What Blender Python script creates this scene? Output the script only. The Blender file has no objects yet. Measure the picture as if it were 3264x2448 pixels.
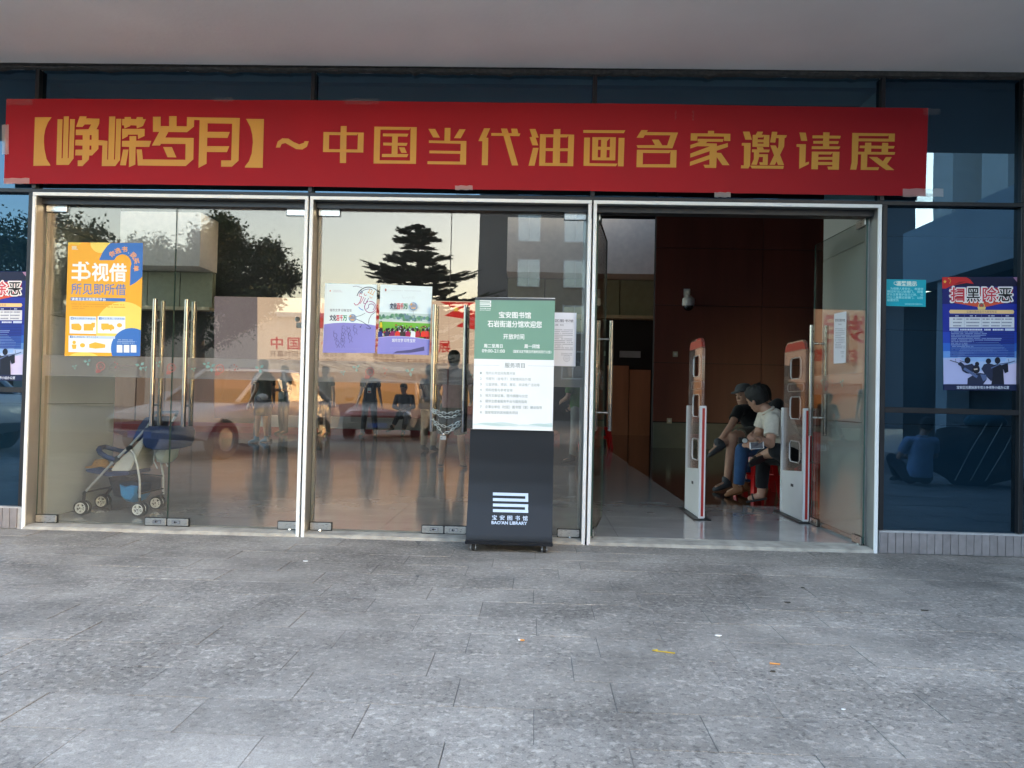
import bpy, bmesh, math, random
from mathutils import Vector, Matrix, Quaternion, noise
from mathutils.geometry import tessellate_polygon
R = math.radians
random.seed(11)
SC = bpy.context.scene
COL = SC.collection

# ------------------------------------------------------------------ camera
CAM = Vector((3.784, -5.7041, 1.0359)); YAW, PITCH, ROLL, FPX = -0.03122, 0.0200, 0.02279, 2500.0
_f = Vector((math.sin(YAW)*math.cos(PITCH), math.cos(YAW)*math.cos(PITCH), math.sin(PITCH)))
_r = Vector((math.cos(YAW), -math.sin(YAW), 0)); _u = _r.cross(_f)
_r, _u = math.cos(ROLL)*_r + math.sin(ROLL)*_u, -math.sin(ROLL)*_r + math.cos(ROLL)*_u
cd = bpy.data.cameras.new("camera"); cam = bpy.data.objects.new("camera", cd); COL.objects.link(cam)
m3 = Matrix((_r, _u, -_f)).transposed(); cam.matrix_world = Matrix.Translation(CAM) @ m3.to_4x4()
cd.sensor_width = 36.0; cd.lens = 36.0*FPX/3264.0; cd.clip_start = 0.05; cd.clip_end = 2000
SC.camera = cam
# ------------------------------------------------------------------ sky, sun, exposure
SUN_EL, SUN_ROT = R(11), R(125)          # low evening sun off to the right, behind the building's wing
w = bpy.data.worlds.new("World"); SC.world = w; w.use_nodes = True
nt = w.node_tree; nt.nodes.clear()
sky = nt.nodes.new("ShaderNodeTexSky"); sky.sky_type = 'NISHITA'; sky.sun_disc = False
sky.sun_elevation = SUN_EL; sky.sun_rotation = SUN_ROT; sky.air_density = 1.0; sky.dust_density = 3.2; sky.ozone_density = 1.0
bg = nt.nodes.new("ShaderNodeBackground"); bg.inputs[1].default_value = 0.15
wo = nt.nodes.new("ShaderNodeOutputWorld")
nt.links.new(sky.outputs[0], bg.inputs[0]); nt.links.new(bg.outputs[0], wo.inputs[0])
sd = Vector((math.sin(SUN_ROT)*math.cos(SUN_EL), math.cos(SUN_ROT)*math.cos(SUN_EL), math.sin(SUN_EL)))
sl = bpy.data.lights.new("sun", 'SUN'); sl.energy = 0.5; sl.angle = R(12); sl.color = (1.0, 0.86, 0.7)
so = bpy.data.objects.new("sun", sl); COL.objects.link(so); so.rotation_mode = 'QUATERNION'
so.rotation_quaternion = sd.to_track_quat('Z', 'Y'); so.location = (20, -30, 30)
SC.view_settings.view_transform = 'Standard'; SC.view_settings.look = 'None'
SC.view_settings.exposure = 3.75; SC.view_settings.gamma = 1.0; SC.view_settings.use_curve_mapping = False
SC.render.engine = 'CYCLES'
cy = SC.cycles; cy.max_bounces = 10; cy.diffuse_bounces = 4; cy.glossy_bounces = 5; cy.transparent_max_bounces = 24
cy.transmission_bounces = 6; cy.caustics_reflective = False; cy.caustics_refractive = False
cy.sample_clamp_indirect = 6.0; cy.use_denoising = True
try: cy.denoiser = 'OPENIMAGEDENOISE'
except Exception: pass

# ------------------------------------------------------------------ pixel -> place (photo pixels, 3264 x 2448)
def ray(px, py): return _f*FPX + _r*(px-1632.0) + _u*(1224.0-py)
def onY(px, py, y): d = ray(px, py); return CAM + d*((y-CAM.y)/d.y)
def onZ(px, py, z): d = ray(px, py); return CAM + d*((z-CAM.z)/d.z)
def onX(px, py, x): d = ray(px, py); return CAM + d*((x-CAM.x)/d.x)
K = 3264.0/2212.0
def p2(x, y): return (x*K, y*K)
BAY = 2.0822; HF = 2.5; FL = 0.03

# ------------------------------------------------------------------ materials
MATS = {}
def lin(c):
    """sRGB 0-255 triple -> linear"""
    return tuple(((v/255)/12.92 if v/255 <= .04045 else ((v/255+.055)/1.055)**2.4) for v in c)
def pm(name, col, rough=.5, metal=0.0, var=.12, scale=6.0, bump=0.0, bscale=60.0, spec=.5, coat=0.0, rvar=.1, detail=4.0, sheen=0.0, stretch=None, rnd=0.0):
    """procedural principled material: noise over colour, roughness and relief"""
    if name in MATS: return MATS[name]
    m = bpy.data.materials.new(name); MATS[name] = m; m.use_nodes = True
    n = m.node_tree; L = n.links; b = n.nodes["Principled BSDF"]
    tc = n.nodes.new("ShaderNodeNewGeometry")
    src = tc.outputs["Position"]
    if stretch:
        mp = n.nodes.new("ShaderNodeVectorMath"); mp.operation = 'MULTIPLY'; mp.inputs[1].default_value = stretch
        L.new(src, mp.inputs[0]); src = mp.outputs[0]
    no = n.nodes.new("ShaderNodeTexNoise"); no.inputs["Scale"].default_value = scale; no.inputs["Detail"].default_value = detail
    L.new(src, no.inputs["Vector"])
    mr = n.nodes.new("ShaderNodeMapRange"); mr.inputs[3].default_value = 1-var; mr.inputs[4].default_value = 1+var
    mr.inputs[1].default_value = .25; mr.inputs[2].default_value = .75
    L.new(no.outputs[0], mr.inputs[0])
    fac = mr.outputs[0]
    if rnd:
        oi = n.nodes.new("ShaderNodeObjectInfo"); m2 = n.nodes.new("ShaderNodeMapRange")
        m2.inputs[3].default_value = 1-rnd; m2.inputs[4].default_value = 1+rnd; L.new(oi.outputs["Random"], m2.inputs[0])
        mm = n.nodes.new("ShaderNodeMath"); mm.operation = 'MULTIPLY'; L.new(fac, mm.inputs[0]); L.new(m2.outputs[0], mm.inputs[1]); fac = mm.outputs[0]
    vm = n.nodes.new("ShaderNodeVectorMath"); vm.operation = 'SCALE'; vm.inputs[0].default_value = col[:3]
    L.new(fac, vm.inputs["Scale"]); L.new(vm.outputs[0], b.inputs["Base Color"])
    r2 = n.nodes.new("ShaderNodeMapRange"); r2.inputs[3].default_value = max(0, rough-rvar*rough); r2.inputs[4].default_value = min(1, rough+rvar*rough)
    L.new(no.outputs[0], r2.inputs[0]); L.new(r2.outputs[0], b.inputs["Roughness"])
    b.inputs["Metallic"].default_value = metal; b.inputs["Specular IOR Level"].default_value = spec
    b.inputs["Coat Weight"].default_value = coat
    if sheen: b.inputs["Sheen Weight"].default_value = sheen
    if bump:
        n2 = n.nodes.new("ShaderNodeTexNoise"); n2.inputs["Scale"].default_value = bscale; n2.inputs["Detail"].default_value = 3
        L.new(src, n2.inputs["Vector"])
        bp = n.nodes.new("ShaderNodeBump"); bp.inputs["Strength"].default_value = bump; bp.inputs["Distance"].default_value = .01
        L.new(n2.outputs[0], bp.inputs["Height"]); L.new(bp.outputs[0], b.inputs["Normal"])
    return m
def glass_mat(name, refl, rcol, tcol, grime=.02, dirt=(.5,.5,.48)):
    """flat pane: see-through part plus mirror part that grows toward grazing view, faint dust film"""
    if name in MATS: return MATS[name]
    m = bpy.data.materials.new(name); MATS[name] = m; m.use_nodes = True
    n = m.node_tree; L = n.links; n.nodes.clear()
    out = n.nodes.new("ShaderNodeOutputMaterial")
    lw = n.nodes.new("ShaderNodeLayerWeight"); lw.inputs[0].default_value = .5
    pw = n.nodes.new("ShaderNodeMath"); pw.operation = 'POWER'; pw.inputs[1].default_value = 5.0; L.new(lw.outputs["Facing"], pw.inputs[0])
    ma = n.nodes.new("ShaderNodeMath"); ma.operation = 'MULTIPLY_ADD'; ma.inputs[1].default_value = .6*(1-refl); ma.inputs[2].default_value = refl
    L.new(pw.outputs[0], ma.inputs[0])
    tr = n.nodes.new("ShaderNodeBsdfTransparent"); tr.inputs[0].default_value = (*tcol, 1)
    gl = n.nodes.new("ShaderNodeBsdfGlossy"); gl.inputs["Color"].default_value = (*rcol, 1); gl.inputs["Roughness"].default_value = 0.0
    mx = n.nodes.new("ShaderNodeMixShader"); L.new(ma.outputs[0], mx.inputs[0]); L.new(tr.outputs[0], mx.inputs[1]); L.new(gl.outputs[0], mx.inputs[2])
    df = n.nodes.new("ShaderNodeBsdfDiffuse"); df.inputs[0].default_value = (*dirt, 1)
    ge = n.nodes.new("ShaderNodeNewGeometry"); no = n.nodes.new("ShaderNodeTexNoise"); no.inputs["Scale"].default_value = 2.5; no.inputs["Detail"].default_value = 8
    L.new(ge.outputs["Position"], no.inputs["Vector"])
    mr = n.nodes.new("ShaderNodeMapRange"); mr.inputs[1].default_value = .35; mr.inputs[2].default_value = .8; mr.inputs[3].default_value = grime*.4; mr.inputs[4].default_value = grime*1.8
    L.new(no.outputs[0], mr.inputs[0])
    # very slight waviness so mirrored things are not ruler straight
    n3 = n.nodes.new("ShaderNodeTexNoise"); n3.inputs["Scale"].default_value = 1.3; n3.inputs["Detail"].default_value = 1
    L.new(ge.outputs["Position"], n3.inputs["Vector"])
    bp = n.nodes.new("ShaderNodeBump"); bp.inputs["Strength"].default_value = .02; bp.inputs["Distance"].default_value = .02
    L.new(n3.outputs[0], bp.inputs["Height"]); L.new(bp.outputs[0], gl.inputs["Normal"])
    m2 = n.nodes.new("ShaderNodeMixShader"); L.new(mr.outputs[0], m2.inputs[0]); L.new(mx.outputs[0], m2.inputs[1]); L.new(df.outputs[0], m2.inputs[2])
    L.new(m2.outputs[0], out.inputs[0])
    return m
def led_mat(col):
    n_ = "led_%d_%d_%d" % col
    if n_ in MATS: return MATS[n_]
    m = bpy.data.materials.new(n_); MATS[n_] = m; m.use_nodes = True; n = m.node_tree; b = n.nodes["Principled BSDF"]
    b.inputs["Base Color"].default_value = (.02,.02,.02,1); b.inputs["Roughness"].default_value = .5
    g = n.nodes.new("ShaderNodeNewGeometry"); w = n.nodes.new("ShaderNodeTexNoise"); w.inputs["Scale"].default_value = 1.2; n.links.new(g.outputs["Position"], w.inputs["Vector"])
    r = n.nodes.new("ShaderNodeMapRange"); r.inputs[3].default_value = LED*.85; r.inputs[4].default_value = LED*1.15; n.links.new(w.outputs[0], r.inputs[0])
    b.inputs["Emission Color"].default_value = (*lin(col), 1); n.links.new(r.outputs[0], b.inputs["Emission Strength"])
    return m
LED = .08
def film_mat(name, col, opac):
    """translucent film: part see-through, part scattering"""
    if name in MATS: return MATS[name]
    m = bpy.data.materials.new(name); MATS[name] = m; m.use_nodes = True
    n = m.node_tree; L = n.links; n.nodes.clear()
    out = n.nodes.new("ShaderNodeOutputMaterial"); tr = n.nodes.new("ShaderNodeBsdfTransparent")
    df = n.nodes.new("ShaderNodeBsdfDiffuse"); df.inputs[0].default_value = (*col, 1)
    tl = n.nodes.new("ShaderNodeBsdfTranslucent"); tl.inputs[0].default_value = (*col, 1)
    a = n.nodes.new("ShaderNodeMixShader"); a.inputs[0].default_value = .3; L.new(df.outputs[0], a.inputs[1]); L.new(tl.outputs[0], a.inputs[2])
    ge = n.nodes.new("ShaderNodeNewGeometry"); no = n.nodes.new("ShaderNodeTexNoise"); no.inputs["Scale"].default_value = 4; L.new(ge.outputs["Position"], no.inputs["Vector"])
    mr = n.nodes.new("ShaderNodeMapRange"); mr.inputs[3].default_value = opac*.93; mr.inputs[4].default_value = opac*1.05; L.new(no.outputs[0], mr.inputs[0])
    b = n.nodes.new("ShaderNodeMixShader"); L.new(mr.outputs[0], b.inputs[0]); L.new(tr.outputs[0], b.inputs[1]); L.new(a.outputs[0], b.inputs[2]); L.new(b.outputs[0], out.inputs[0])
    return m

# ------------------------------------------------------------------ mesh builder
class MB:
    def __init__(s): s.v = []; s.f = []; s.mi = []; s.cur = 0
    def add(s, vs, fs):
        o = len(s.v); s.v += [tuple(p) for p in vs]; s.f += [tuple(i+o for i in f) for f in fs]; s.mi += [s.cur]*len(fs); return s
    def box(s, x0, x1, y0, y1, z0, z1):
        return s.add([(x0,y0,z0),(x1,y0,z0),(x1,y1,z0),(x0,y1,z0),(x0,y0,z1),(x1,y0,z1),(x1,y1,z1),(x0,y1,z1)],
                     [(0,3,2,1),(4,5,6,7),(0,1,5,4),(1,2,6,5),(2,3,7,6),(3,0,4,7)])
    def obox(s, c, ax, ay, az):
        """oriented box: centre and three half-axis vectors"""
        c, ax, ay, az = map(Vector, (c, ax, ay, az)); P = []
        for k in (-1, 1):
            for (i, j) in ((-1,-1),(1,-1),(1,1),(-1,1)): P.append(c+ax*i+ay*j+az*k)
        return s.add(P, [(0,3,2,1),(4,5,6,7),(0,1,5,4),(1,2,6,5),(2,3,7,6),(3,0,4,7)])
    def bar(s, p, q, w, d=None, up=(0,0,1)):
        p, q = Vector(p), Vector(q); a = q-p; L = a.length
        if L < 1e-6: return s
        a.normalize(); u = Vector(up)
        if abs(a.dot(u)) > .98: u = Vector((1,0,0))
        x = a.cross(u).normalized(); y = x.cross(a)
        return s.obox((p+q)/2, x*w/2, y*(d or w)/2, a*L/2)
    def tube(s, path, r, n=10, closed=False, caps=True, sx=1.0):
        path = [Vector(p) for p in path]; N = len(path); rr = r if isinstance(r, (list, tuple)) else [r]*N
        vs = []; fs = []; prev = None
        for i, p in enumerate(path):
            if closed: t = path[(i+1) % N]-path[i-1]
            else: t = path[min(i+1, N-1)]-path[max(i-1, 0)]
            if t.length < 1e-9: t = Vector((0,0,1))
            t.normalize()
            if prev is None:
                u = Vector((0,0,1)) if abs(t.z) < .9 else Vector((1,0,0))
                x = t.cross(u).normalized()
            else:
                x = prev-t*prev.dot(t)
                if x.length < 1e-6: x = t.orthogonal()
                x.normalize()
            prev = x; y = t.cross(x)
            for k in range(n):
                a = 2*math.pi*k/n; vs.append(p+(x*math.cos(a)*sx+y*math.sin(a))*rr[i])
        M = N if closed else N-1
        for i in range(M):
            for k in range(n):
                a = i*n+k; b = i*n+(k+1) % n; c = ((i+1) % N)*n+(k+1) % n; d = ((i+1) % N)*n+k
                fs.append((a, b, c, d))
        if caps and not closed:
            fs.append(tuple(range(n-1, -1, -1))); fs.append(tuple((N-1)*n+k for k in range(n)))
        return s.add(vs, fs)
    def ell(s, c, rx, ry, rz, rot=None, nu=14, nv=9):
        c = Vector(c); vs = []; fs = []
        for j in range(nv+1):
            th = math.pi*j/nv
            for i in range(nu):
                ph = 2*math.pi*i/nu; p = Vector((rx*math.sin(th)*math.cos(ph), ry*math.sin(th)*math.sin(ph), rz*math.cos(th)))
                if rot: p = rot @ p
                vs.append(c+p)
        for j in range(nv):
            for i in range(nu):
                a, b = j*nu+i, j*nu+(i+1) % nu; fs.append((a, a+nu, b+nu, b))
        return s.add(vs, fs)
    def lathe(s, prof, c=(0,0,0), axis='Z', n=24):
        """profile of (radius, height) turned about an axis"""
        c = Vector(c); vs = []; fs = []
        for (r, h) in prof:
            for k in range(n):
                a = 2*math.pi*k/n; x, y = r*math.cos(a), r*math.sin(a)
                vs.append(c+(Vector((x,y,h)) if axis == 'Z' else Vector((x,h,y)) if axis == 'Y' else Vector((h,x,y))))
        for i in range(len(prof)-1):
            for k in range(n):
                a = i*n+k; b = i*n+(k+1) % n; fs.append((a, b, b+n, a+n))
        return s.add(vs, fs)
    def poly(s, outer, holes=(), m=lambda p: p):
        """flat polygon with holes; 2-D points mapped to 3-D by m"""
        loops = [[Vector((p[0], p[1], 0)) for p in outer]]+[[Vector((p[0], p[1], 0)) for p in h] for h in holes]
        flat = [p for l in loops for p in l]; tris = tessellate_polygon(loops)
        return s.add([m((p.x, p.y)) for p in flat], [tuple(t) for t in tris])
    def prism(s, outer, m0, m1, holes=()):
        """polygon given thickness: m0/m1 map 2-D points to the two faces"""
        for l in [outer]+list(holes):
            n = len(l); s.add([m0(p) for p in l]+[m1(p) for p in l], [(i, (i+1) % n, n+(i+1) % n, n+i) for i in range(n)])
        return s.poly(outer, holes, m0).poly(outer, holes, m1)
    def build(s, name, mat, parent=None, smooth=False, bevel=0.0, seg=2, angle=40, loc=None, local=False):
        me = bpy.data.meshes.new(name); me.from_pydata(s.v, [], s.f)
        mats = mat if isinstance(mat, (list, tuple)) else [mat]
        for m in mats: me.materials.append(m)
        if len(mats) > 1: me.polygons.foreach_set("material_index", s.mi)
        bm = bmesh.new(); bm.from_mesh(me); bmesh.ops.remove_doubles(bm, verts=bm.verts, dist=1e-6)
        bmesh.ops.recalc_face_normals(bm, faces=bm.faces)
        if bevel:
            es = [e for e in bm.edges if len(e.link_faces) == 2 and e.calc_face_angle(0) > .6]
            try: bmesh.ops.bevel(bm, geom=es, offset=bevel, segments=seg, affect='EDGES', clamp_overlap=True)
            except Exception: pass
        bm.to_mesh(me); bm.free()
        if smooth:
            me.polygons.foreach_set("use_smooth", [True]*len(me.polygons))
            try: me.set_sharp_from_angle(angle=R(angle))
            except Exception: pass
        o = bpy.data.objects.new(name, me); COL.objects.link(o)
        if loc: 
            o.location = loc
        if parent:
            o.parent = parent
            if not loc and not local: o.matrix_parent_inverse = Matrix.Translation(-Vector(parent.location)) if parent.rotation_euler[2] == 0 else parent.matrix_basis.inverted()
        return o
def tag(o, label=None, cat=None, group=None, kind=None):
    if label: o["label"] = label
    if cat: o["category"] = cat
    if group: o["group"] = group
    if kind: o["kind"] = kind
    return o
def thing(name, label, cat, loc=(0,0,0), group=None, rz=0.0):
    o = bpy.data.objects.new(name, None); COL.objects.link(o); o.location = loc; o.rotation_euler = (0,0,rz); o.empty_display_size = .1
    return tag(o, label, cat, group)
def part(name, mat, parent, fn, **kw):
    mb = MB(); fn(mb); return mb.build(name, mat, parent, **kw)
def copy_tree(o, parent=None):
    c = o.copy(); COL.objects.link(c)
    if parent: c.parent = parent; c.matrix_parent_inverse = o.matrix_parent_inverse.copy()
    for ch in list(o.children): copy_tree(ch, c)
    return c
# ------------------------------------------------------------------ glyphs from the built-in font
_G = {}
def glyphs(body, bold=0.0):
    k = (body, bold)
    if k not in _G:
        c = bpy.data.curves.new("t", 'FONT'); c.body = body; c.offset = bold; c.resolution_u = 2; c.fill_mode = 'FRONT'
        o = bpy.data.objects.new("t", c); COL.objects.link(o); dg = bpy.context.evaluated_depsgraph_get(); dg.update()
        me = bpy.data.meshes.new_from_object(o.evaluated_get(dg))
        v = [(p.co.x, p.co.y) for p in me.vertices]; f = [tuple(p.vertices) for p in me.polygons]
        bpy.data.objects.remove(o); bpy.data.curves.remove(c); bpy.data.meshes.remove(me)
        if v:
            x0 = min(p[0] for p in v); x1 = max(p[0] for p in v)
        else: x0, x1 = 0, 1
        _G[k] = (v, f, x0, x1)
    return _G[k]
def text_into(mb, body, u0, v0, u1, v1, m, bold=0.0, spread=True):
    """fit a line of writing into the box u0..u1 x v0..v1 (v grows downward), m maps (u,v) to 3-D"""
    v, f, x0, x1 = glyphs(body, bold)
    ya, yb = (-.08, .85) if any(ord(c) > 0x2000 for c in body) else (0.0, .72)
    mb.add([m((u0+(p[0]-x0)/(x1-x0)*(u1-u0), v1-(p[1]-ya)/(yb-ya)*(v1-v0))) for p in v], f)
# ================================================================== materials of the place
M_white = pm("white_powder_coat", (.78,.78,.76), .35, var=.05, scale=3)
M_steel = pm("brushed_steel", (.62,.6,.56), .28, 1.0, var=.06, scale=30, stretch=(1,1,8))
M_chrome = pm("polished_steel", (.7,.7,.7), .08, 1.0, var=.03)
M_jamb = pm("grey_aluminium", (.30,.30,.29), .4, .6, var=.08)
M_dark = pm("dark_mullion", (.018,.018,.02), .4, .2, var=.1)
M_black = pm("black_plastic", (.015,.015,.016), .45, var=.1)
M_rubber = pm("black_rubber", (.02,.02,.02), .7, var=.15)
M_glass = glass_mat("clear_glass", .092, (1,.83,.70), (.90,.92,.91), .003)  # warm mirror tint puts the peach of the evening sky into the glass
M_gedge = pm("glass_edge", (.05,.10,.085), .15, var=.05)
M_blue = glass_mat("blue_glass", .12, (.40,.66,.92), (.09,.18,.25), .012, (.2,.3,.35))
M_soffit = pm("painted_soffit", (.83,.795,.775), .8, var=.09, scale=.9, bump=.15, bscale=30)
M_rough = pm("rough_mortar", (.07,.065,.06), .9, var=.4, scale=30, bump=.6, bscale=50)
M_conc = pm("pale_concrete", (.42,.44,.45), .8, var=.12, scale=1.2, bump=.1)
M_sill = pm("stained_sill", (.36,.33,.28), .8, var=.35, scale=9, bump=.4, bscale=40)
M_tile = pm("plinth_tile", (.24,.215,.21), .6, var=.2, scale=14, rnd=.12, bump=.15)
M_grout = pm("pale_grout", (.40,.39,.38), .85, var=.2, scale=20)
M_wall = pm("pale_stone_panel", (.44,.46,.44), .45, var=.05, scale=1.5)
M_wood = pm("red_brown_wood", (.16,.044,.030), .45, var=.25, scale=2.2, stretch=(1,1,.12), detail=6)
M_door = pm("orange_wood", (.36,.15,.07), .4, var=.2, scale=3, stretch=(1,1,.15))
M_olive = pm("olive_panel", (.26,.27,.17), .35, var=.1)
M_beam = pm("grey_fascia", (.78,.70,.60), .6, var=.08)
M_void = pm("black_void", (.012,.011,.011), .8, var=.2)
M_ceil = pm("dark_ceiling", (.10,.09,.08), .8, var=.2)

def paver_mat(name, joint=False):
    m = bpy.data.materials.new(name); m.use_nodes = True; n = m.node_tree; L = n.links; b = n.nodes["Principled BSDF"]
    g = n.nodes.new("ShaderNodeNewGeometry"); pos = g.outputs["Position"]
    def nz(sc, det, rough=.5, off=0):
        v = pos
        if off:
            a = n.nodes.new("ShaderNodeVectorMath"); a.inputs[1].default_value = (off, off*.7, 0); L.new(pos, a.inputs[0]); v = a.outputs[0]
        t = n.nodes.new("ShaderNodeTexNoise"); t.inputs["Scale"].default_value = sc; t.inputs["Detail"].default_value = det; t.inputs["Roughness"].default_value = rough
        L.new(v, t.inputs["Vector"]); return t.outputs[0]
    def rng(x, a, b_, c, d):
        r = n.nodes.new("ShaderNodeMapRange"); r.inputs[1].default_value = a; r.inputs[2].default_value = b_; r.inputs[3].default_value = c; r.inputs[4].default_value = d
        L.new(x, r.inputs[0]); return r.outputs[0]
    def mth(op, x, y):
        k = n.nodes.new("ShaderNodeMath"); k.operation = op
        for i, q in enumerate((x, y)):
            if isinstance(q, (int, float)): k.inputs[i].default_value = q
            else: L.new(q, k.inputs[i])
        return k.outputs[0]
    big = rng(nz(.75, 5, .6), .36, .64, .72, 1.22)            # worn and grimy areas, running across the slabs
    mid = rng(nz(3.1, 6, .62, 7.1), .35, .66, .78, 1.18)
    zone = rng(nz(1.1, 4, .6, 21.0), .36, .58, .45, 1.0)       # where the flamed face is still rough
    spk = rng(nz(30, 6, .72, 3.3), .53, .61, 0, 1)             # pale chips
    pit = rng(nz(44, 5, .68, 9.7), .40, .47, 1, 0)            # dark pits
    fin = rng(nz(190, 2, .6, 1.7), .35, .65, .86, 1.14)
    pale = rng(nz(11, 7, .72, 12.3), .66, .69, 0, .5)         # scuffed pale scabs
    oi = n.nodes.new("ShaderNodeObjectInfo"); rr = rng(oi.outputs["Random"], 0, 1, .90, 1.07)
    v = mth('MULTIPLY', mth('MULTIPLY', big, mid), mth('MULTIPLY', fin, rr))
    v = mth('ADD', v, mth('MULTIPLY', mth('MULTIPLY', spk, zone), .70)); v = mth('SUBTRACT', v, mth('MULTIPLY', mth('MULTIPLY', pit, zone), .46))
    v = mth('ADD', v, pale); v = mth('MAXIMUM', v, .25)
    sc = n.nodes.new("ShaderNodeVectorMath"); sc.operation = 'SCALE'; sc.inputs[0].default_value = (.256,.228,.199); L.new(v, sc.inputs["Scale"])
    L.new(sc.outputs[0], b.inputs["Base Color"])
    L.new(rng(nz(3, 3, .5, 5), .3, .7, .42, .68), b.inputs["Roughness"]); b.inputs["Specular IOR Level"].default_value = .42
    bp = n.nodes.new("ShaderNodeBump"); bp.inputs["Strength"].default_value = .35; bp.inputs["Distance"].default_value = .004
    L.new(spk, bp.inputs["Height"]); L.new(bp.outputs[0], b.inputs["Normal"])
    MATS[name] = m; return m
M_paver = paver_mat("flamed_granite")
M_joint = pm("joint_grit", (.13,.122,.112), .95, var=.55, scale=5)
M_asph = pm("pale_concrete_paving", (.24,.235,.225), .9, var=.25, scale=8)
M_floorL = pm("polished_grey_floor", (.33,.315,.295), .11, var=.14, scale=3.5, rnd=.06, spec=.6)
M_floorD = pm("polished_dark_floor", (.045,.026,.018), .10, var=.25, scale=5, spec=.6)

# ================================================================== ground and pavers
gr = MB().add([(-300,-300,-.03),(300,-300,-.03),(300,300,-.03),(-300,300,-.03)], [(0,1,2,3)]).build("ground", M_asph); tag(gr, kind="structure")
pv = MB().add([(-14,-13,-.0035),(22,-13,-.0035),(22,.02,-.0035),(-14,.02,-.0035)], [(0,1,2,3)]).build("pavement", M_joint); tag(pv, kind="structure")
PL, PW = .552, .276
def paver_mesh(L, W):
    mb = MB().box(.0014, L-.0014, .0014, W-.0014, -.03, 0.0); o = mb.build("paver", M_paver, bevel=.0007, seg=1); me = o.data; bpy.data.objects.remove(o); return me
pm_full = paver_mesh(PL, PW)
def in_view(x, y):
    d = Vector((x, y, 0))-CAM; z = d.dot(_f)
    if z < .6: return False
    px = 1632+FPX*d.dot(_r)/z; py = 1224-FPX*d.dot(_u)/z
    return -60 < px < 3324 and py < 2600
rng_ = random.Random(5); field = MB(); n_pv = 0
for j in range(0, 24):
    y1 = -.012-j*PW; off = (j % 2)*PL*.5+(PL*.27 if j in (3, 4, 9) else 0)+rng_.uniform(-.012, .012)
    x = -4.2+off
    while x < 12.5:
        vis = any(in_view(x+a*PL, y1-b*PW) for a in (0, .5, 1) for b in (0, 1))
        dz = rng_.uniform(-.0022, .0006)
        if vis and n_pv < 300:
            o = bpy.data.objects.new("paver", pm_full); COL.objects.link(o); o.parent = pv
            o.location = (x, y1-PW, dz); o.rotation_euler = (rng_.gauss(0,.0022), rng_.gauss(0,.0016), rng_.gauss(0,.0009)); n_pv += 1
        else: field.box(x+.0025, x+PL-.0025, y1-PW+.0025, y1-.0025, -.03, dz)
        x += PL
fo = field.build("paver_field", M_paver, pv); tag(fo, kind="stuff")

# ================================================================== library front
lib = thing("library_building", "library front of blue tinted glass bays with a deep grey canopy", "building", (3.1, 0, 0))
XB = [i*BAY for i in range(4)]
def mull(x, z0, z1, w=.03): part("mullion", M_dark, lib, lambda b: b.box(x-w/2, x+w/2, .004, .10, z0, z1), bevel=.002, seg=1)
xr = onY(2207*K, 300*K, 0).x+.022
for x in (-2*BAY, -BAY, 0, BAY, 2*BAY, 3*BAY, xr, xr+BAY, xr+2*BAY): mull(x, 2.5315, 3.43)
for x in (-2*BAY, -BAY, xr, xr+BAY, xr+2*BAY): mull(x, .165, 2.50)
mull(-.017, 0.165, 2.50, .034); mull(3*BAY+.022, .165, 2.50, .034)
part("transom", M_dark, lib, lambda b: b.box(-2*BAY, xr+2*BAY, .006, .10, 2.5015, 2.5305), bevel=.002, seg=1)
for (a, b_) in ((-2*BAY, -.035), (3*BAY+.04, xr+2*BAY)):
    part("transom", M_dark, lib, lambda b: b.box(a, b_, .008, .10, 1.005, 1.045), bevel=.002, seg=1)
def pane(x0, x1, z0, z1): part("glass_panel", M_blue, lib, lambda b: b.add([(x0,.05,z0),(x1,.05,z0),(x1,.05,z1),(x0,.05,z1)], [(0,1,2,3)]))
ed = [-2*BAY, -BAY, 0, BAY, 2*BAY, 3*BAY, xr, xr+BAY, xr+2*BAY]
for a, b_ in zip(ed[:-1], ed[1:]): pane(a+.012, b_-.012, 2.525, 3.44)
for a, b_ in ((-2*BAY, -BAY), (-BAY, -.034), (3*BAY+.04, xr), (xr, xr+BAY), (xr+BAY, xr+2*BAY)):
    pane(a+.012, b_-.012, 1.04, 2.505); pane(a+.012, b_-.012, .16, 1.01)
# plinth with upright tiles
for (a, b_) in ((-2*BAY, -.004), (3*BAY+.012, xr+2*BAY)):
    pl = part("plinth", M_grout, lib, lambda b: b.box(a, b_, .012, .16, -.02, .158))
    tm = MB().box(.0018, .0532, 0, .012, 0.002, .148).build("tile", M_tile, bevel=.0015, seg=1); md = tm.data; bpy.data.objects.remove(tm)
    x = a+.004; rt = random.Random(3)
    while x+.055 < b_ and x < xr+1.2:
        if x > -1.2:
            o = bpy.data.objects.new("tile", md); COL.objects.link(o); o.parent = pl; o.matrix_parent_inverse = Matrix.Translation(-lib.location) if False else Matrix()
            o.location = Vector((x, rt.uniform(-.001,.001), 0))-lib.location+Vector((0,0,0)); o.matrix_parent_inverse = (Matrix.Translation(-lib.location)@Matrix.Translation(lib.location)); o.location = (x, rt.uniform(-.001,.001), 0)
        x += .055
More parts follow.
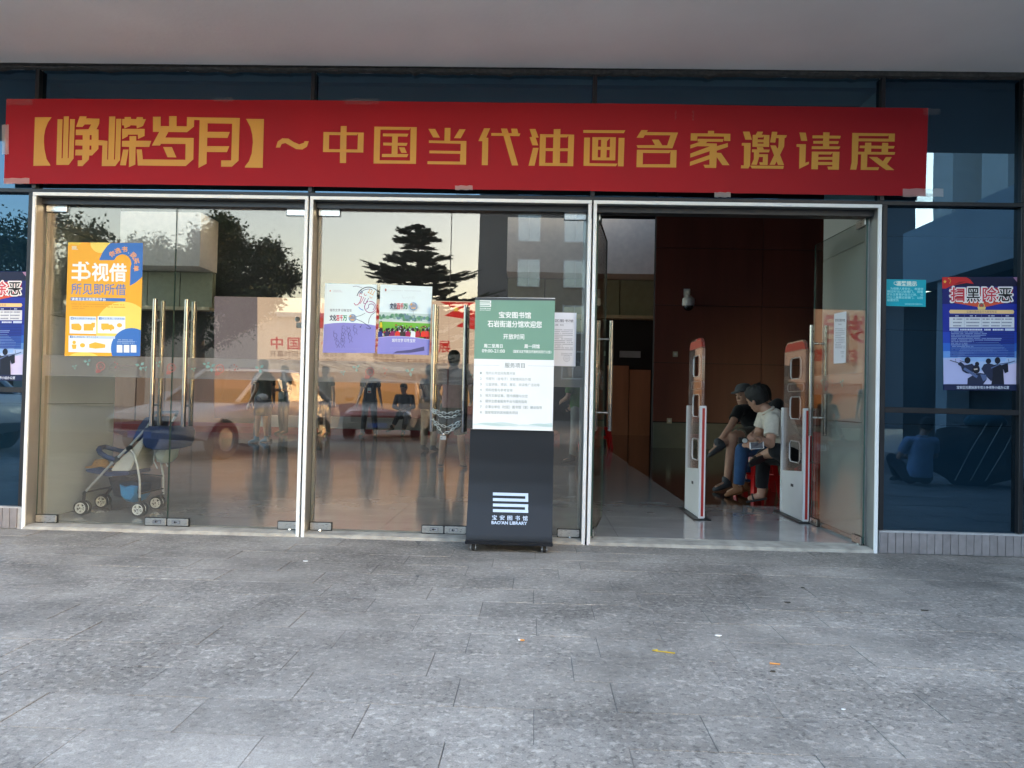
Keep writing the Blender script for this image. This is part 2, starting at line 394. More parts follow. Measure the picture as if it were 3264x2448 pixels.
# canopy, sealed joint, upper wall
part("canopy", M_soffit, lib, lambda b: b.box(-14, 11.2, -1.72, .30, 3.47, 4.6))
def jag(b):
    rj = random.Random(8); x = -3.0; top = []; bot = []
    while x < 9.5:
        top.append((x, 3.4705)); bot.append((x, 3.436+rj.uniform(-.006,.006)-(.012 if rj.random() < .12 else 0))); x += rj.uniform(.02,.09)
    pts = top+bot[::-1]; b.prism(pts, lambda p: Vector((p[0], -.006+.006*noise.noise((p[0]*6,0,0)), p[1])), lambda p: Vector((p[0], .05, p[1])))
part("mortar_joint", M_rough, lib, jag)
part("upper_wall", M_conc, lib, lambda b: b.box(-14, 14, .31, .6, 3.445, 8))
# wing that turns toward the street
part("wing_canopy", M_conc, lib, lambda b: b.box(11.21, 14.5, -10.4, .3, 3.44, 4.6))
for yy in (-9.2, -6.6, -4.0): part("wing_column", M_conc, lib, lambda b: b.box(11.3, 11.7, yy, yy+.4, 0, 3.44))
part("wing_wall", M_void, lib, lambda b: b.box(11.75, 12.0, -11.5, .3, 0, 3.43))
for (y0, y1, h) in ((-10.4, -9.65, 8.2), (-8.65, -7.85, 8.4), (-6.9, .2, 8.4)): part("upper_pier", M_beam, lib, lambda b: b.box(11.8, 14.4, y0, y1, 4.61, h))
# thresholds
for i in range(3):
    def sill(b, i=i):
        rs = random.Random(20+i); x = XB[i]+.02; top = []; 
        n = 40; xs = [XB[i]+.02+(BAY-.04)*k/n for k in range(n+1)]
        fy = [-.012-.016*max(0, noise.noise((q*3.1, i*5.0, 0)))-.006*rs.random() for q in xs]; zt = [FL-.002+.004*noise.noise((q*4, 9, 0)) for q in xs]
        V = []; F = []
        for q, y, z in zip(xs, fy, zt): V += [(q, y, -.01), (q, y+.008, z-.008), (q, .03, z), (q, .20, FL-.001)]
        for k in range(n):
            for r in range(3): F.append((k*4+r, k*4+4+r, k*4+5+r, k*4+1+r))
        b.add(V, F)
    part("threshold", M_sill, lib, sill, smooth=True)
# door frames: white face, grey reveal
for i in range(3):
    x0, x1 = XB[i]+.00675, XB[i+1]-.00675; w_ = .0245
    fr = part("door_frame", M_jamb, lib, lambda b: (b.box(x0+.002, x0+w_-.001, .0045, .17, 0, HF-.02), b.box(x1-w_+.001, x1-.002, .0045, .17, 0, HF-.02), b.box(x0+.002, x1-.002, .0045, .17, HF-w_+.001, HF-.001)))
    part("jamb_face", M_white, fr, lambda b: b.box(x0, x0+w_, -.012, .004, -.005, HF-w_-.0005), bevel=.0015, seg=1)
    part("jamb_face", M_white, fr, lambda b: b.box(x1-w_, x1, -.012, .004, -.005, HF-w_-.0005), bevel=.0015, seg=1)
    part("head_face", M_white, fr, lambda b: b.box(x0, x1, -.012, .004, HF-w_, HF), bevel=.0015, seg=1)
    for xa in (x0+w_+.012, x1-w_-.012):
        part("stop_strip", M_jamb, fr, lambda b: b.box(xa-.012, xa+.012, .135, .168, FL, HF-w_-.002))
    part("head_stop", M_dark, fr, lambda b: b.box(x0+w_+.003, x1-w_-.003, .06, .168, HF-w_-.045, HF-w_-.001))

# ================================================================== hall inside
fl = part("floor", M_void, None, lambda b: b.box(-13, 14, .205, 20, -.3, FL-.006)); tag(fl, kind="structure")
def fbox(x0, x1, y0, y1, mat, name="floor_tile"): return part(name, mat, fl, lambda b: b.box(x0+.0012, x1-.0012, y0+.0012, y1-.0012, FL-.02, FL))
XD, YD = 5.32, 2.25
tiles = []
ys = [.2, .64, 1.24, YD, 3.45, 4.65, 5.85, 7.05, 8.25]
for a, b_ in zip(ys[:-1], ys[1:]):
    x = -3.68
    while x < 9.9:
        xa, xb = x, x+.9
        if b_ <= YD+.01: fbox(xa, xb, a, b_, M_floorL)
        elif xa < XD-.01: fbox(xa, min(xb, XD), a, b_, M_floorL)
        x += .9
fbox(XD, 9.9, YD, 20, M_floorD, "dark_floor_inlay"); fbox(-13, XD, 8.25, 20, M_floorL, "far_floor"); fbox(-13, -3.68, .2, 8.25, M_floorL, "far_floor"); fbox(9.9, 14, .2, 20, M_floorL, "far_floor")
ce = part("ceiling", M_ceil, None, lambda b: (b.box(-13, 14, .6, 15.85, 7.3, 7.6), b.box(-13, 14, 16.65, 20, 7.3, 7.6), b.box(7.66, 14, 15.85, 16.65, 7.3, 7.6), b.box(-13, -12, 15.85, 16.65, 7.3, 7.6))); tag(ce, kind="structure")  # gap in the roof added to let skylight onto the back wall
# side piers of stone panels next to the doors
for (xa, xb, nm) in ((-1.1, -.03, "wall_left_pier"), (3*BAY+.045, 3*BAY+1.1, "wall_right_pier")):
    pr = part(nm, M_dark, None, lambda b: b.box(xa+.012, xb-.012, .215, 1.28, 0, 3.42)); tag(pr, kind="structure")
    zz = [FL, .92, 1.62, 2.32, 3.42]
    for z0, z1 in zip(zz[:-1], zz[1:]):
        part("stone_panel", M_wall, pr, lambda b: b.box(xa, xb, .21, 1.285, z0+.002, z1-.002), bevel=.002, seg=1)
# back wall and its fields
bw = part("back_wall", M_void, None, lambda b: b.box(-13, 7.66, 18.6, 18.9, 0, 7.3)); tag(bw, kind="structure")
def Z18(y, x=1350, Y=18.4): return onY(x*K, y*K, Y).z
def X18(x, y=700, Y=18.4): return onY(x*K, y*K, Y).x
for (a, b_) in ((X18(180), X18(460)), (X18(1095), X18(1418))):
    part("fascia", M_beam, bw, lambda b: b.box(a, b_, 17.3, 18.58, Z18(604), Z18(491)))
    n = max(2, round((b_-a)/1.15))
    for k in range(n):
        part("olive_panel", M_olive, bw, lambda b: b.box(a+(b_-a)*k/n+.012, a+(b_-a)*(k+1)/n-.012, 18.3, 18.55, Z18(682), Z18(606)))
    part("ledge", pm("cream_ledge", (.5,.42,.26), .6), bw, lambda b: b.box(a, b_, 18.1, 18.5, Z18(690), Z18(683)))
part("timber_door", M_door, bw, lambda b: b.box(X18(1316), X18(1361), 18.45, 18.6, FL, Z18(790)))
part("timber_door", M_door, bw, lambda b: b.box(X18(1363), X18(1408), 18.45, 18.6, FL, Z18(798)))
part("sign_plate", pm("grey_plate", (.3,.3,.3), .5), bw, lambda b: b.box(X18(1340), X18(1385), 18.40, 18.44, Z18(772), Z18(758)))
for k in range(4): part("timber_door", M_door, bw, lambda b: b.box(X18(236+k*62), X18(295+k*62), 18.45, 18.6, FL, Z18(770, 300)))
# red-brown timber wall on the right
ww = part("wood_wall", M_void, None, lambda b: b.box(6.42, 14, 12.1, 12.3, 0, 7.3)); tag(ww, kind="structure")
zz = [.62, 1.95, 3.25, 4.55, 5.85, 7.2]
for z0, z1 in zip(zz[:-1], zz[1:]):
    x = 6.42
    while x < 13.9:
        part("wood_panel", M_wood, ww, lambda b: b.box(x+.006, min(x+2.4, 14)-.006, 12.07, 12.098, z0+.006, z1-.006)); x += 2.4
part("metal_skirting", pm("olive_steel", (.17,.175,.14), .55, 0, var=.08), ww, lambda b: b.box(6.43, 13.9, 12.06, 12.095, FL, .60))
part("return_panel", M_wood, ww, lambda b: b.box(7.60, 7.66, 12.31, 18.9, 0, 7.3))
lw_ = part("wall_left", M_ceil, None, lambda b: (b.box(-13, -12.8, .3, 20, 0, .8), b.box(-13, -12.8, .3, 20, 6.4, 7.3), *[b.box(-13, -12.8, q, q+.4, .8, 6.4) for q in (.3, 4.5, 9, 13.5, 18)])); tag(lw_, kind="structure")  # unseen openings between the posts, added to bring daylight into the hall
rw_ = part("wall_right", M_wood, None, lambda b: b.box(13.8, 14, .6, 12.05, 0, 7.3)); tag(rw_, kind="structure")
# ================================================================== what stands behind the camera and shows in the glass
def mirror_at(x, y2212, D, yref=863):
    """place seen mirrored in the glass at photo column x (2212 wide), D metres of total depth from the lens"""
    yy = -(D-5.704-.2); d = ray(x*K, y2212*K); t = D/d.y
    return Vector((CAM.x+d.x*t, yy, CAM.z+d.z*t))
M_bark = pm("bark", (.09,.07,.055), .9, var=.3, scale=9, bump=.5)
M_leafA = pm("broad_leaves", (.034,.055,.018), .55, var=.45, scale=3.0, spec=.3)
M_leafB = pm("dark_needles", (.022,.034,.018), .6, var=.4, scale=4, spec=.25)
def limb(mb, p, d, L, r, rnd, out, depth=0):
    pts = [Vector(p)]; rr = [r]; d = Vector(d).normalized(); n = 5
    for i in range(n):
        d = (d+Vector((rnd.gauss(0,.16), rnd.gauss(0,.16), rnd.gauss(0,.08)+.04))).normalized()
        pts.append(pts[-1]+d*L/n); rr.append(r*(1-.75*(i+1)/n))
    mb.tube(pts, rr, 6, caps=False)
    for q in pts[2:]: out.append(q)
    if depth < 2:
        for k in range(3 if depth == 0 else 2):
            i = rnd.randint(2, n); a = rnd.uniform(0, 6.28); nd = (d+Vector((math.cos(a), math.sin(a), rnd.uniform(.0,.5)))*.9).normalized()
            limb(mb, pts[i], nd, L*.62, rr[i]*.75, rnd, out, depth+1)
def broad_tree(label, base, H, Rc, seed, nleaf=9000):
    rnd = random.Random(seed); t = thing("broadleaf_tree", label, "tree", base, "street trees mirrored in the glass"); B = Vector(base)
    mb = MB(); tips = []
    mb.tube([B, B+Vector((.05,.02,H*.2)), B+Vector((.0,.08,H*.42))], [.2,.16,.13], 9)
    for k in range(7):
        a = k*.9+rnd.random(); z = H*(.26+.03*k)
        limb(mb, B+Vector((0,.05,z)), (math.cos(a), math.sin(a), rnd.uniform(.35,1.1)), Rc*1.0, .085, rnd, tips)
    mb.build("trunk", M_bark, t, smooth=True)
    cr = MB(); C = B+Vector((0,0,H*.64))
    cl = [q for q in tips]
    while len(cl) < 260:
        a, c, r = rnd.uniform(0, 6.28), rnd.uniform(-1, 1), rnd.random()**.4
        s_ = math.sqrt(1-c*c); cl.append(C+Vector((Rc*r*s_*math.cos(a), Rc*r*s_*math.sin(a), H*.35*r*c)))
    for i in range(nleaf):
        q = rnd.choice(cl); p = q+Vector((rnd.gauss(0,.20), rnd.gauss(0,.20), rnd.gauss(0,.16)))
        d = Vector((rnd.gauss(0,1), rnd.gauss(0,1), rnd.gauss(-.5,.8))).normalized(); x = d.orthogonal().normalized(); x = Quaternion(d, rnd.uniform(0, 6.28)) @ x
        l, w_ = rnd.uniform(.08,.16), rnd.uniform(.024,.045)
        cr.add([p, p+d*l*.5+x*w_, p+d*l, p+d*l*.5-x*w_], [(0,1,2,3)])
    cr.build("crown", M_leafA, t)
    return t
def conifer(label, base, H, Rc, seed):
    rnd = random.Random(seed); t = thing("conifer_tree", label, "tree", base); B = Vector(base)
    tr = MB().tube([B, B+Vector((.05,0,H*.5)), B+Vector((0,.03,H))], [.19,.12,.015], 8); cr = MB()
    def spray(p, d, L):
        side = Vector((-d.y, d.x, 0)).normalized(); n = int(L/.035)
        for i in range(n):
            f = i/n; q = p+d*L*f+Vector((0,0,.10*L*f*f))
            for sgn in (-1, 1):
                l = (.30*(1-f)+.10)*min(1, f*4+.25)*rnd.uniform(.6,1.2)
                e = (d*.55+side*sgn+Vector((0,0,rnd.uniform(-.25,.15)))).normalized()*l; wv = Vector((rnd.uniform(-.3,.3), rnd.uniform(-.3,.3), 1)).normalized()*rnd.uniform(.010,.020)
                cr.add([q-wv, q+e*.55-wv*1.3, q+e, q+e*.5+wv*1.3, q+wv], [(0,1,2,3,4)])
    z = H*.22; k = 0
    while z < H*.985:
        f = (z/H-.22)/.78; r = Rc*((1-f)**.62)*rnd.uniform(.45,1.15)+.15; nb = rnd.randint(5, 8)
        for j in range(nb):
            a = j*6.283/nb+k*.6+rnd.uniform(-.25,.25); d = Vector((math.cos(a), math.sin(a), rnd.uniform(-.02,.16))).normalized(); p = B+Vector((0,0,z+rnd.uniform(-.12,.12))); L = r*rnd.uniform(.55,1.15)
            tr.tube([p, p+d*L*.55, p+d*L+Vector((0,0,.1*L))], [.026,.016,.005], 5, caps=False); spray(p, d, L)
            for b2 in (.45,.72):
                for sgn in (-1, 1):
                    d2 = (Quaternion((0,0,1), sgn*.7) @ d); spray(p+d*L*b2, d2, L*(1-b2)*.75+.08)
        z += H*.040*(1-.3*f)*rnd.uniform(.6,1.5); k += 1
    tr.build("trunk", M_bark, t, smooth=True); cr.build("crown", M_leafB, t)
q = mirror_at(425, 860, 24); broad_tree("leafy tree mirrored in the leftmost pair of doors", (q.x, q.y, 0), 8.6, 2.2, 4, 46000)
q = mirror_at(15, 860, 21); broad_tree("leafy tree mirrored in the far left blue pane", (q.x, q.y, 0), 7.9, 2.4, 9, 24000)
q = mirror_at(300, 860, 31); broad_tree("more distant leafy tree mirrored behind the yellow poster", (q.x, q.y, 0), 9.4, 2.6, 15, 24000)
q = mirror_at(895, 860, 30); ztop = mirror_at(895, 487, 30).z; conifer("tall layered conifer mirrored in the chained middle doors", (q.x, q.y, 0), ztop, 4.3, 6)

# office block across the street
M_ob = pm("shaded_render", (.20,.19,.19), .85, var=.12, scale=.5)
M_obw = pm("window_reveal", (.55,.62,.68), .6, var=.06)
M_win = glass_mat("office_window", .35, (.7,.85,1), (.12,.16,.2), .02)
ob = thing("office_block", "grey office block with pale framed windows mirrored in the doors", "building", (20, -36, 0))
xl = mirror_at(1032, 600, 41.9).x
part("wall", M_ob, ob, lambda b: b.box(xl, 23.6, -48, -36.1, -.02, 24))
for r in range(6):
    for c in range(6):
        x = xl+2.1+c*2.5; z = 2.2+r*2.45
        wn = part("window", M_obw, ob, lambda b: (b.box(x, x+1.25, -36.1, -36.03, z, z+.07), b.box(x, x+1.25, -36.1, -36.03, z+1.43, z+1.5), b.box(x, x+.07, -36.1, -36.03, z+.07, z+1.43), b.box(x+1.18, x+1.25, -36.1, -36.03, z+.07, z+1.43), b.box(x+.6, x+.65, -36.1, -36.04, z+.07, z+1.43)))
        part("pane", M_win, wn, lambda b: b.add([(x+.06,-36.07,z+.06),(x+1.2,-36.07,z+.06),(x+1.2,-36.07,z+1.44),(x+.06,-36.07,z+1.44)], [(0,1,2,3)]))
ab = thing("unseen_sun_block", "unseen block added off to the right to shade the forecourt", "building", (40, -16, 0))  # unseen building added to keep direct sun off forecourt and cars
part("wall", M_ob, ab, lambda b: b.box(28, 50, -33, 4, -.02, 18)); part("roof", M_conc, ab, lambda b: b.box(27.7, 50.3, -33.2, 4.3, 18.01, 18.4))
# low shops far left behind the trees
sh = thing("low_shop_row", "low pale row of buildings mirrored under the trees", "building", (-14, -46, 0))
part("wall", pm("warm_render", (.42,.36,.30), .85, var=.1), sh, lambda b: b.box(-60, xl-.5, -56, -46, -.02, 6.2))
part("roof", M_conc, sh, lambda b: b.box(-60.3, xl-.4, -56.3, -45.6, 6.21, 6.5))

# parked cars
M_tyre = M_rubber; M_carglass = glass_mat("car_glass", .05, (1,1,1), (.18,.2,.2), .01)
def car(label, loc, rz, col, nm):
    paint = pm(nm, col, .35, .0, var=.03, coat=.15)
    t = thing("parked_car", label, "car", loc, "cars parked in the street", rz)
    # side profile stations: x, half width at sill / belt, z of bonnet-belt line, roof half width and z
    st = [(-2.2,.62,.55,.42), (-2.12,.78,.70,.40), (-1.6,.86,.80,.28), (-.75,.88,.90,.22), (0,.88,.92,.20), (.9,.88,.93,.22), (1.55,.86,.95,.28), (2.08,.80,.93,.42), (2.2,.68,.78,.48)]
    def body(b):
        V = []; F = []
        for (x, w_, z, zs) in st: V += [(x,-w_*.94,zs), (x,-w_,zs+.18), (x,-w_*.98,z-.10), (x,-w_*.80,z), (x,w_*.80,z), (x,w_*.98,z-.10), (x,w_,zs+.18), (x,w_*.94,zs)]
        n = len(st)
        for i in range(n-1):
            for k in range(8): F.append((i*8+k, i*8+(k+1) % 8, i*8+8+(k+1) % 8, i*8+8+k))
        F += [tuple(range(8)), tuple(range((n-1)*8+7, (n-1)*8-1, -1))]; b.add(V, F)
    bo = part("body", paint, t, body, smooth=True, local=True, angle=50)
    def cab(b, g=0.0):
        lo = [(-.95,.74,.90), (1.75,.72,.93)]; hi = [(-.15,.60,1.43), (1.0,.60,1.44)]
        b.add([(lo[0][0],-lo[0][1],lo[0][2]),(lo[1][0],-lo[1][1],lo[1][2]),(lo[1][0],lo[1][1],lo[1][2]),(lo[0][0],lo[0][1],lo[0][2]),
               (hi[0][0],-hi[0][1],hi[0][2]),(hi[1][0],-hi[1][1],hi[1][2]),(hi[1][0],hi[1][1],hi[1][2]),(hi[0][0],hi[0][1],hi[0][2])], [(0,1,5,4),(1,2,6,5),(2,3,7,6),(3,0,4,7)])
    part("window", M_carglass, t, cab, local=True)
    part("roof", paint, t, lambda b: b.add([(-.2,-.6,1.425),(1.05,-.6,1.435),(1.05,.6,1.435),(-.2,.6,1.425),(-.05,-.5,1.475),(.9,-.5,1.485),(.9,.5,1.485),(-.05,.5,1.475)], [(4,5,6,7),(0,1,5,4),(1,2,6,5),(2,3,7,6),(3,0,4,7)]), smooth=True, local=True, bevel=.02)
    for s_ in (-1, 1):
        part("pillar", paint, t, lambda b: b.tube([(-.97,.75*s_,.89), (-.16,.61*s_,1.44)], .035, 6), local=True); part("pillar", paint, t, lambda b: b.tube([(1.77,.73*s_,.92), (1.02,.61*s_,1.45)], .05, 6), local=True)
        part("pillar", paint, t, lambda b: b.tube([(.42,.745*s_,.9), (.45,.61*s_,1.44)], .03, 6), local=True)
        part("mirror", paint, t, lambda b: b.ell((-.62,.98*s_,.98), .07,.11,.07, nu=10, nv=6), smooth=True, local=True)
        part("headlight", pm("lamp_lens", (.75,.77,.8), .1, .3), t, lambda b: b.ell((-1.98,.60*s_,.64), .17,.19,.085, nu=10, nv=6), smooth=True, local=True)
        for x in (-1.38, 1.32):
            wh = part("wheel", M_tyre, t, lambda b: b.lathe([(.18,-.10),(.29,-.105),(.315,-.07),(.315,.07),(.29,.105),(.18,.10)], (x,.80*s_,.315), 'Y', 22), smooth=True, local=True)
            part("rim", M_jamb, wh, lambda b: b.lathe([(0.0,.09*s_),(.07,.10*s_),(.17,.085*s_),(.19,.11*s_)], (x,.80*s_,.315), 'Y', 14), smooth=True, local=True)
    part("grille", M_black, t, lambda b: b.box(-2.22,-2.19,-.36,.36,.46,.60), local=True)
    part("number_plate", pm("blue_plate", (.04,.10,.4), .4), t, lambda b: b.box(-2.235,-2.222,-.22,.22,.33,.43), local=True)
    return t
car("silver car mirrored beside the pushchair in the left doors", (-1.51, -7.85, 0), R(-72.5), (.58,.60,.62), "silver_paint")
q = mirror_at(10, 990, 13.0); car("pale car mirrored in the far left blue pane", (q.x-1.7, q.y, 0), R(20), (.62,.64,.66), "pale_paint")
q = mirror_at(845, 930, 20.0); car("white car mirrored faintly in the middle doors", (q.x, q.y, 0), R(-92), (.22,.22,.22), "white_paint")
# ================================================================== glass doors
M_pull = pm("pull_steel", (.36,.345,.335), .2, 1.0, var=.05, scale=30); M_pend = pm("pull_end_steel", (.26,.26,.27), .12, 1.0, var=.04)
GY = .116; ZB, ZT = FL+.014, HF-.0245-.048
M_band = film_mat("frosted_film", (.50,.46,.45), .52)
M_bandink = film_mat("faded_red_print", (.5,.2,.18), .6); M_bandgreen = film_mat("faded_green_print", (.30,.55,.50), .55); M_bandgrey = film_mat("faded_grey_print", (.28,.24,.24), .6)
def ringpts(cx, cz, r, n=22): return [(cx+r*math.cos(6.2832*k/n), cz+r*math.sin(6.2832*k/n)) for k in range(n)]
def emblem(bR, bG, bK, x, z, s, y):
    """the printed marks that repeat along the frosted band, about s metres high"""
    m = lambda p: Vector((p[0], y, p[1])); e = [0]
    def mm(p): return Vector((p[0], y-e[0], p[1]))
    bR.poly(ringpts(x, z, s*.40), [ringpts(x, z, s*.31)], mm)                       # round badge with a tail
    e[0] = .0002; bR.poly([(x-s*.42, z-s*.28), (x+s*.05, z-s*.42), (x-s*.05, z-s*.58), (x-s*.42, z-s*.60)], (), mm)
    e[0] = .0004; arc = [(x+s*.17*math.cos(a), z+s*.17*math.sin(a)) for a in [R(-150)+R(250)*k/12 for k in range(13)]]; arc2 = [(x+s*.02+s*.11*math.cos(a), z+s*.02+s*.11*math.sin(a)) for a in [R(100)-R(250)*k/12 for k in range(13)]]
    bR.poly(arc+arc2, (), mm)
    e[0] = .0006; bR.poly([(x-s*.12, z+s*.10), (x-s*.07, z+s*.15), (x+s*.16, z-s*.12), (x+s*.12, z-s*.16)], (), mm)
    e[0] = 0; xc = x+s*1.2                                                           # ring of small figures
    for k in range(9):
        a = 6.283*k/9; (bR if k in (1, 2) else bK).poly(ringpts(xc+s*.38*math.cos(a), z+s*.38*math.sin(a), s*.075, 6), (), mm)
    e[0] = .0002; bR.poly([(xc+s*.05, z-s*.08), (xc+s*.25, z+s*.10), (xc+s*.18, z-s*.18)], (), mm)
    e[0] = 0
    for k, (dz, L) in enumerate(((.10, 1.25), (-.28, .62))):                         # two caption lines
        xa = x+s*1.75
        while xa < x+s*1.75+L*s: bK.poly([(xa, z+dz*s-s*.05), (xa+s*.07, z+dz*s-s*.05), (xa+s*.07, z+dz*s+s*.05), (xa, z+dz*s+s*.05)], (), mm); xa += s*.095
    for (dx, dz, q) in ((3.55, .12, .5), (-1.2, .35, .4), (-2.35, -.1, .28)):         # leaf sprigs
        for a in (40, 165, 285):
            c, s2 = math.cos(R(a)), math.sin(R(a)); X0, Z0 = x+dx*s, z+dz*s
            bG.poly([(X0+c*q*s*.08, Z0+s2*q*s*.08), (X0+c*q*s*.5-s2*q*s*.28, Z0+s2*q*s*.5+c*q*s*.28), (X0+c*q*s*.95, Z0+s2*q*s*.95), (X0+c*q*s*.5+s2*q*s*.28, Z0+s2*q*s*.5-c*q*s*.28)], (), mm)
def leaf(label, hinge_x, w, sgn, rz=0.0, lock=True, handle=(0.0, 0.0, 0.0), marks=()):
    """one door leaf; local x runs from the hinge (sgn = +1 to the right, -1 to the left), local y = 0 in the middle of the glass"""
    t = thing("glass_door", label, "glass door", (hinge_x, GY, 0), "glass entrance doors", rz); T = .006
    X = lambda x: sgn*x
    def gl(b):
        x0, x1 = sorted((X(.003), X(w)))
        b.cur = 0; b.add([(x0,-T,ZB),(x1,-T,ZB),(x1,-T,ZT),(x0,-T,ZT)], [(0,1,2,3)]); b.add([(x0,T,ZB),(x1,T,ZB),(x1,T,ZT),(x0,T,ZT)], [(0,1,2,3)])
        b.cur = 1; b.add([(x0,-T,ZB),(x0,T,ZB),(x0,T,ZT),(x0,-T,ZT)], [(0,1,2,3)]); b.add([(x1,-T,ZB),(x1,T,ZB),(x1,T,ZT),(x1,-T,ZT)], [(0,1,2,3)])
        b.add([(x0,-T,ZB),(x1,-T,ZB),(x1,T,ZB),(x0,T,ZB)], [(0,1,2,3)]); b.add([(x0,-T,ZT),(x1,-T,ZT),(x1,T,ZT),(x0,T,ZT)], [(0,1,2,3)])
    part("pane", [M_glass, M_gedge], t, gl, local=True)
    FW, FH = .158, .052
    def fit(nm, xa, z0, rust=None):
        x0, x1 = sorted((X(xa), X(xa+FW))); p = part(nm, rust or M_steel, t, lambda b: (b.box(x0,x1,-.017,-T-.0008,z0,z0+FH), b.box(x0,x1,T+.0008,.017,z0,z0+FH)), local=True, bevel=.0035, seg=2, smooth=True)
        part("gasket", M_black, p, lambda b: (b.box(x0-.005,x1+.005,-T-.0030,-T-.0004,z0-.005,z0+FH+.005), b.box(x0-.005,x1+.005,T+.0004,T+.0030,z0-.005,z0+FH+.005)), local=True); return p
    fit("patch_fitting", .006, ZT-.045); fit("patch_fitting", .006, ZB-.008)
    part("pivot", M_chrome, t, lambda b: b.lathe([(0,FL-.004),(.016,FL-.004),(.014,ZB-.008),(0,ZB-.008)], (X(.075),0,0), 'Z', 14), local=True)
    if lock:
        p = fit("lock_case", w-FW-.002, ZB-.008); xc = X(w-FW/2+.01)
        part("lock_plate", M_chrome, p, lambda b: b.box(xc-.032,xc+.032,-.0205,-.0172,ZB+.006,ZB+.032), local=True, bevel=.003)
        part("keyhole", M_black, p, lambda b: (b.lathe([(0,-.0215),(.007,-.0215),(.008,-.0204)], (xc-.008,0,ZB+.019), 'Y', 12), b.box(xc-.004,xc+.012,-.0213,-.0204,ZB+.0165,ZB+.0215)), local=True)
    hx, z0, z1 = handle
    for side, nm in ((-1, "outside_pull"), (1, "inside_pull")):
        y = side*.062; h = part(nm, M_pull, t, lambda b: b.tube([(X(hx),y,z0+.235),(X(hx),y,z1-.235)], .0178, 18), smooth=True, local=True)
        part("pull_end", M_pend, h, lambda b: b.tube([(X(hx),y,z0),(X(hx),y,z0+.234)], .0172, 18), smooth=True, local=True)
        part("pull_end", M_pend, h, lambda b: b.tube([(X(hx),y,z1-.234),(X(hx),y,z1)], .0172, 18), smooth=True, local=True)
        for zz in (z0+.155, z1-.155): part("standoff", M_chrome, h, lambda b: b.tube([(X(hx),side*(T+.0008),zz),(X(hx),y-side*.012,zz)], .009, 12), smooth=True, local=True)
    x0, x1 = sorted((X(.004), X(w-.002)))
    bd = part("frosted_band", M_band, t, lambda b: b.add([(x0,T+.0009,BZ0),(x1,T+.0009,BZ0),(x1,T+.0009,BZ1),(x0,T+.0009,BZ1)], [(0,1,2,3)]), local=True)
    if marks:
        A, B_, C_ = MB(), MB(), MB()
        for mx in marks: emblem(A, B_, C_, mx, (BZ0+BZ1)/2, .085, -T-.0009)
        A.build("red_print", M_bandink, bd, local=True); B_.build("green_print", M_bandgreen, bd, local=True); C_.build("grey_print", M_bandgrey, bd, local=True)
    return t
BZ0, BZ1 = onY(900*K, 829*K, GY).z, onY(900*K, 783*K, GY).z
x0 = [XB[i]+.00675+.0245+.0045 for i in range(3)]; x1 = [XB[i+1]-.00675-.0245-.0045 for i in range(3)]
wl = (x1[0]-x0[0])/2-.003
hz = (onY(331*K, 920*K, GY-.06).z, onY(331*K, 646*K, GY-.06).z)
h1 = wl-(onY(331*K, 780*K, GY-.062).x-x0[0])
hxL = onY(331*K, 780*K, GY-.062).x-x0[0]; hxR = x1[0]-onY(400*K, 780*K, GY-.062).x
D1L = leaf("left leaf of the leftmost doors, with the yellow poster", x0[0], wl, 1, handle=(hxL, *hz), marks=(.46, 1.9-.9))
D1R = leaf("right leaf of the leftmost doors, beside the yellow poster door", x1[0], wl, -1, handle=(hxR, *hz), marks=(-.64,))
hz2 = (onY(936*K, 932*K, GY-.06).z, onY(936*K, 658*K, GY-.06).z)
hxL2 = onY(936*K, 790*K, GY-.062).x-x0[1]; hxR2 = x1[1]-onY(1004*K, 790*K, GY-.062).x
D2L = leaf("left leaf of the chained middle doors, with two festival posters", x0[1], wl, 1, handle=(hxL2, *hz2), marks=(.42,))
D2R = leaf("right leaf of the chained middle doors, behind the library stand", x1[1], wl, -1, handle=(hxR2, *hz2), marks=(-.62,))
D3L = leaf("open glass leaf seen edge-on beside the middle doors", x0[2]+.012, wl, 1, rz=R(81), lock=False, handle=(wl-.12, *hz2), marks=(.4,))
D3R = leaf("open glass leaf on the right with a paper notice", x1[2]-.02, wl, -1, rz=R(-88.5), lock=True, handle=(wl-.11, hz2[0], hz2[1]), marks=(-.7,))
# ================================================================== printed sheets
def ink(r, g, b, rough=.45):
    return pm("ink_%d_%d_%d" % (r, g, b), tuple(min(.74, v*.8) for v in lin((r, g, b))), rough, var=.03, spec=.35)
def clip(poly, quad):
    def area(q): return sum(q[i][0]*q[(i+1) % len(q)][1]-q[(i+1) % len(q)][0]*q[i][1] for i in range(len(q)))
    if area(quad) < 0: quad = quad[::-1]
    out = list(poly)
    for i in range(len(quad)):
        a, b = quad[i], quad[(i+1) % len(quad)]; res = []
        side = lambda p: (b[0]-a[0])*(p[1]-a[1])-(b[1]-a[1])*(p[0]-a[0])
        for j in range(len(out)):
            p, q = out[j], out[(j+1) % len(out)]; sp, sq = side(p), side(q)
            if sp >= 0: res.append(p)
            if sp*sq < 0: t = sp/(sp-sq); res.append((p[0]+(q[0]-p[0])*t, p[1]+(q[1]-p[1])*t))
        out = res
        if not out: break
    return out
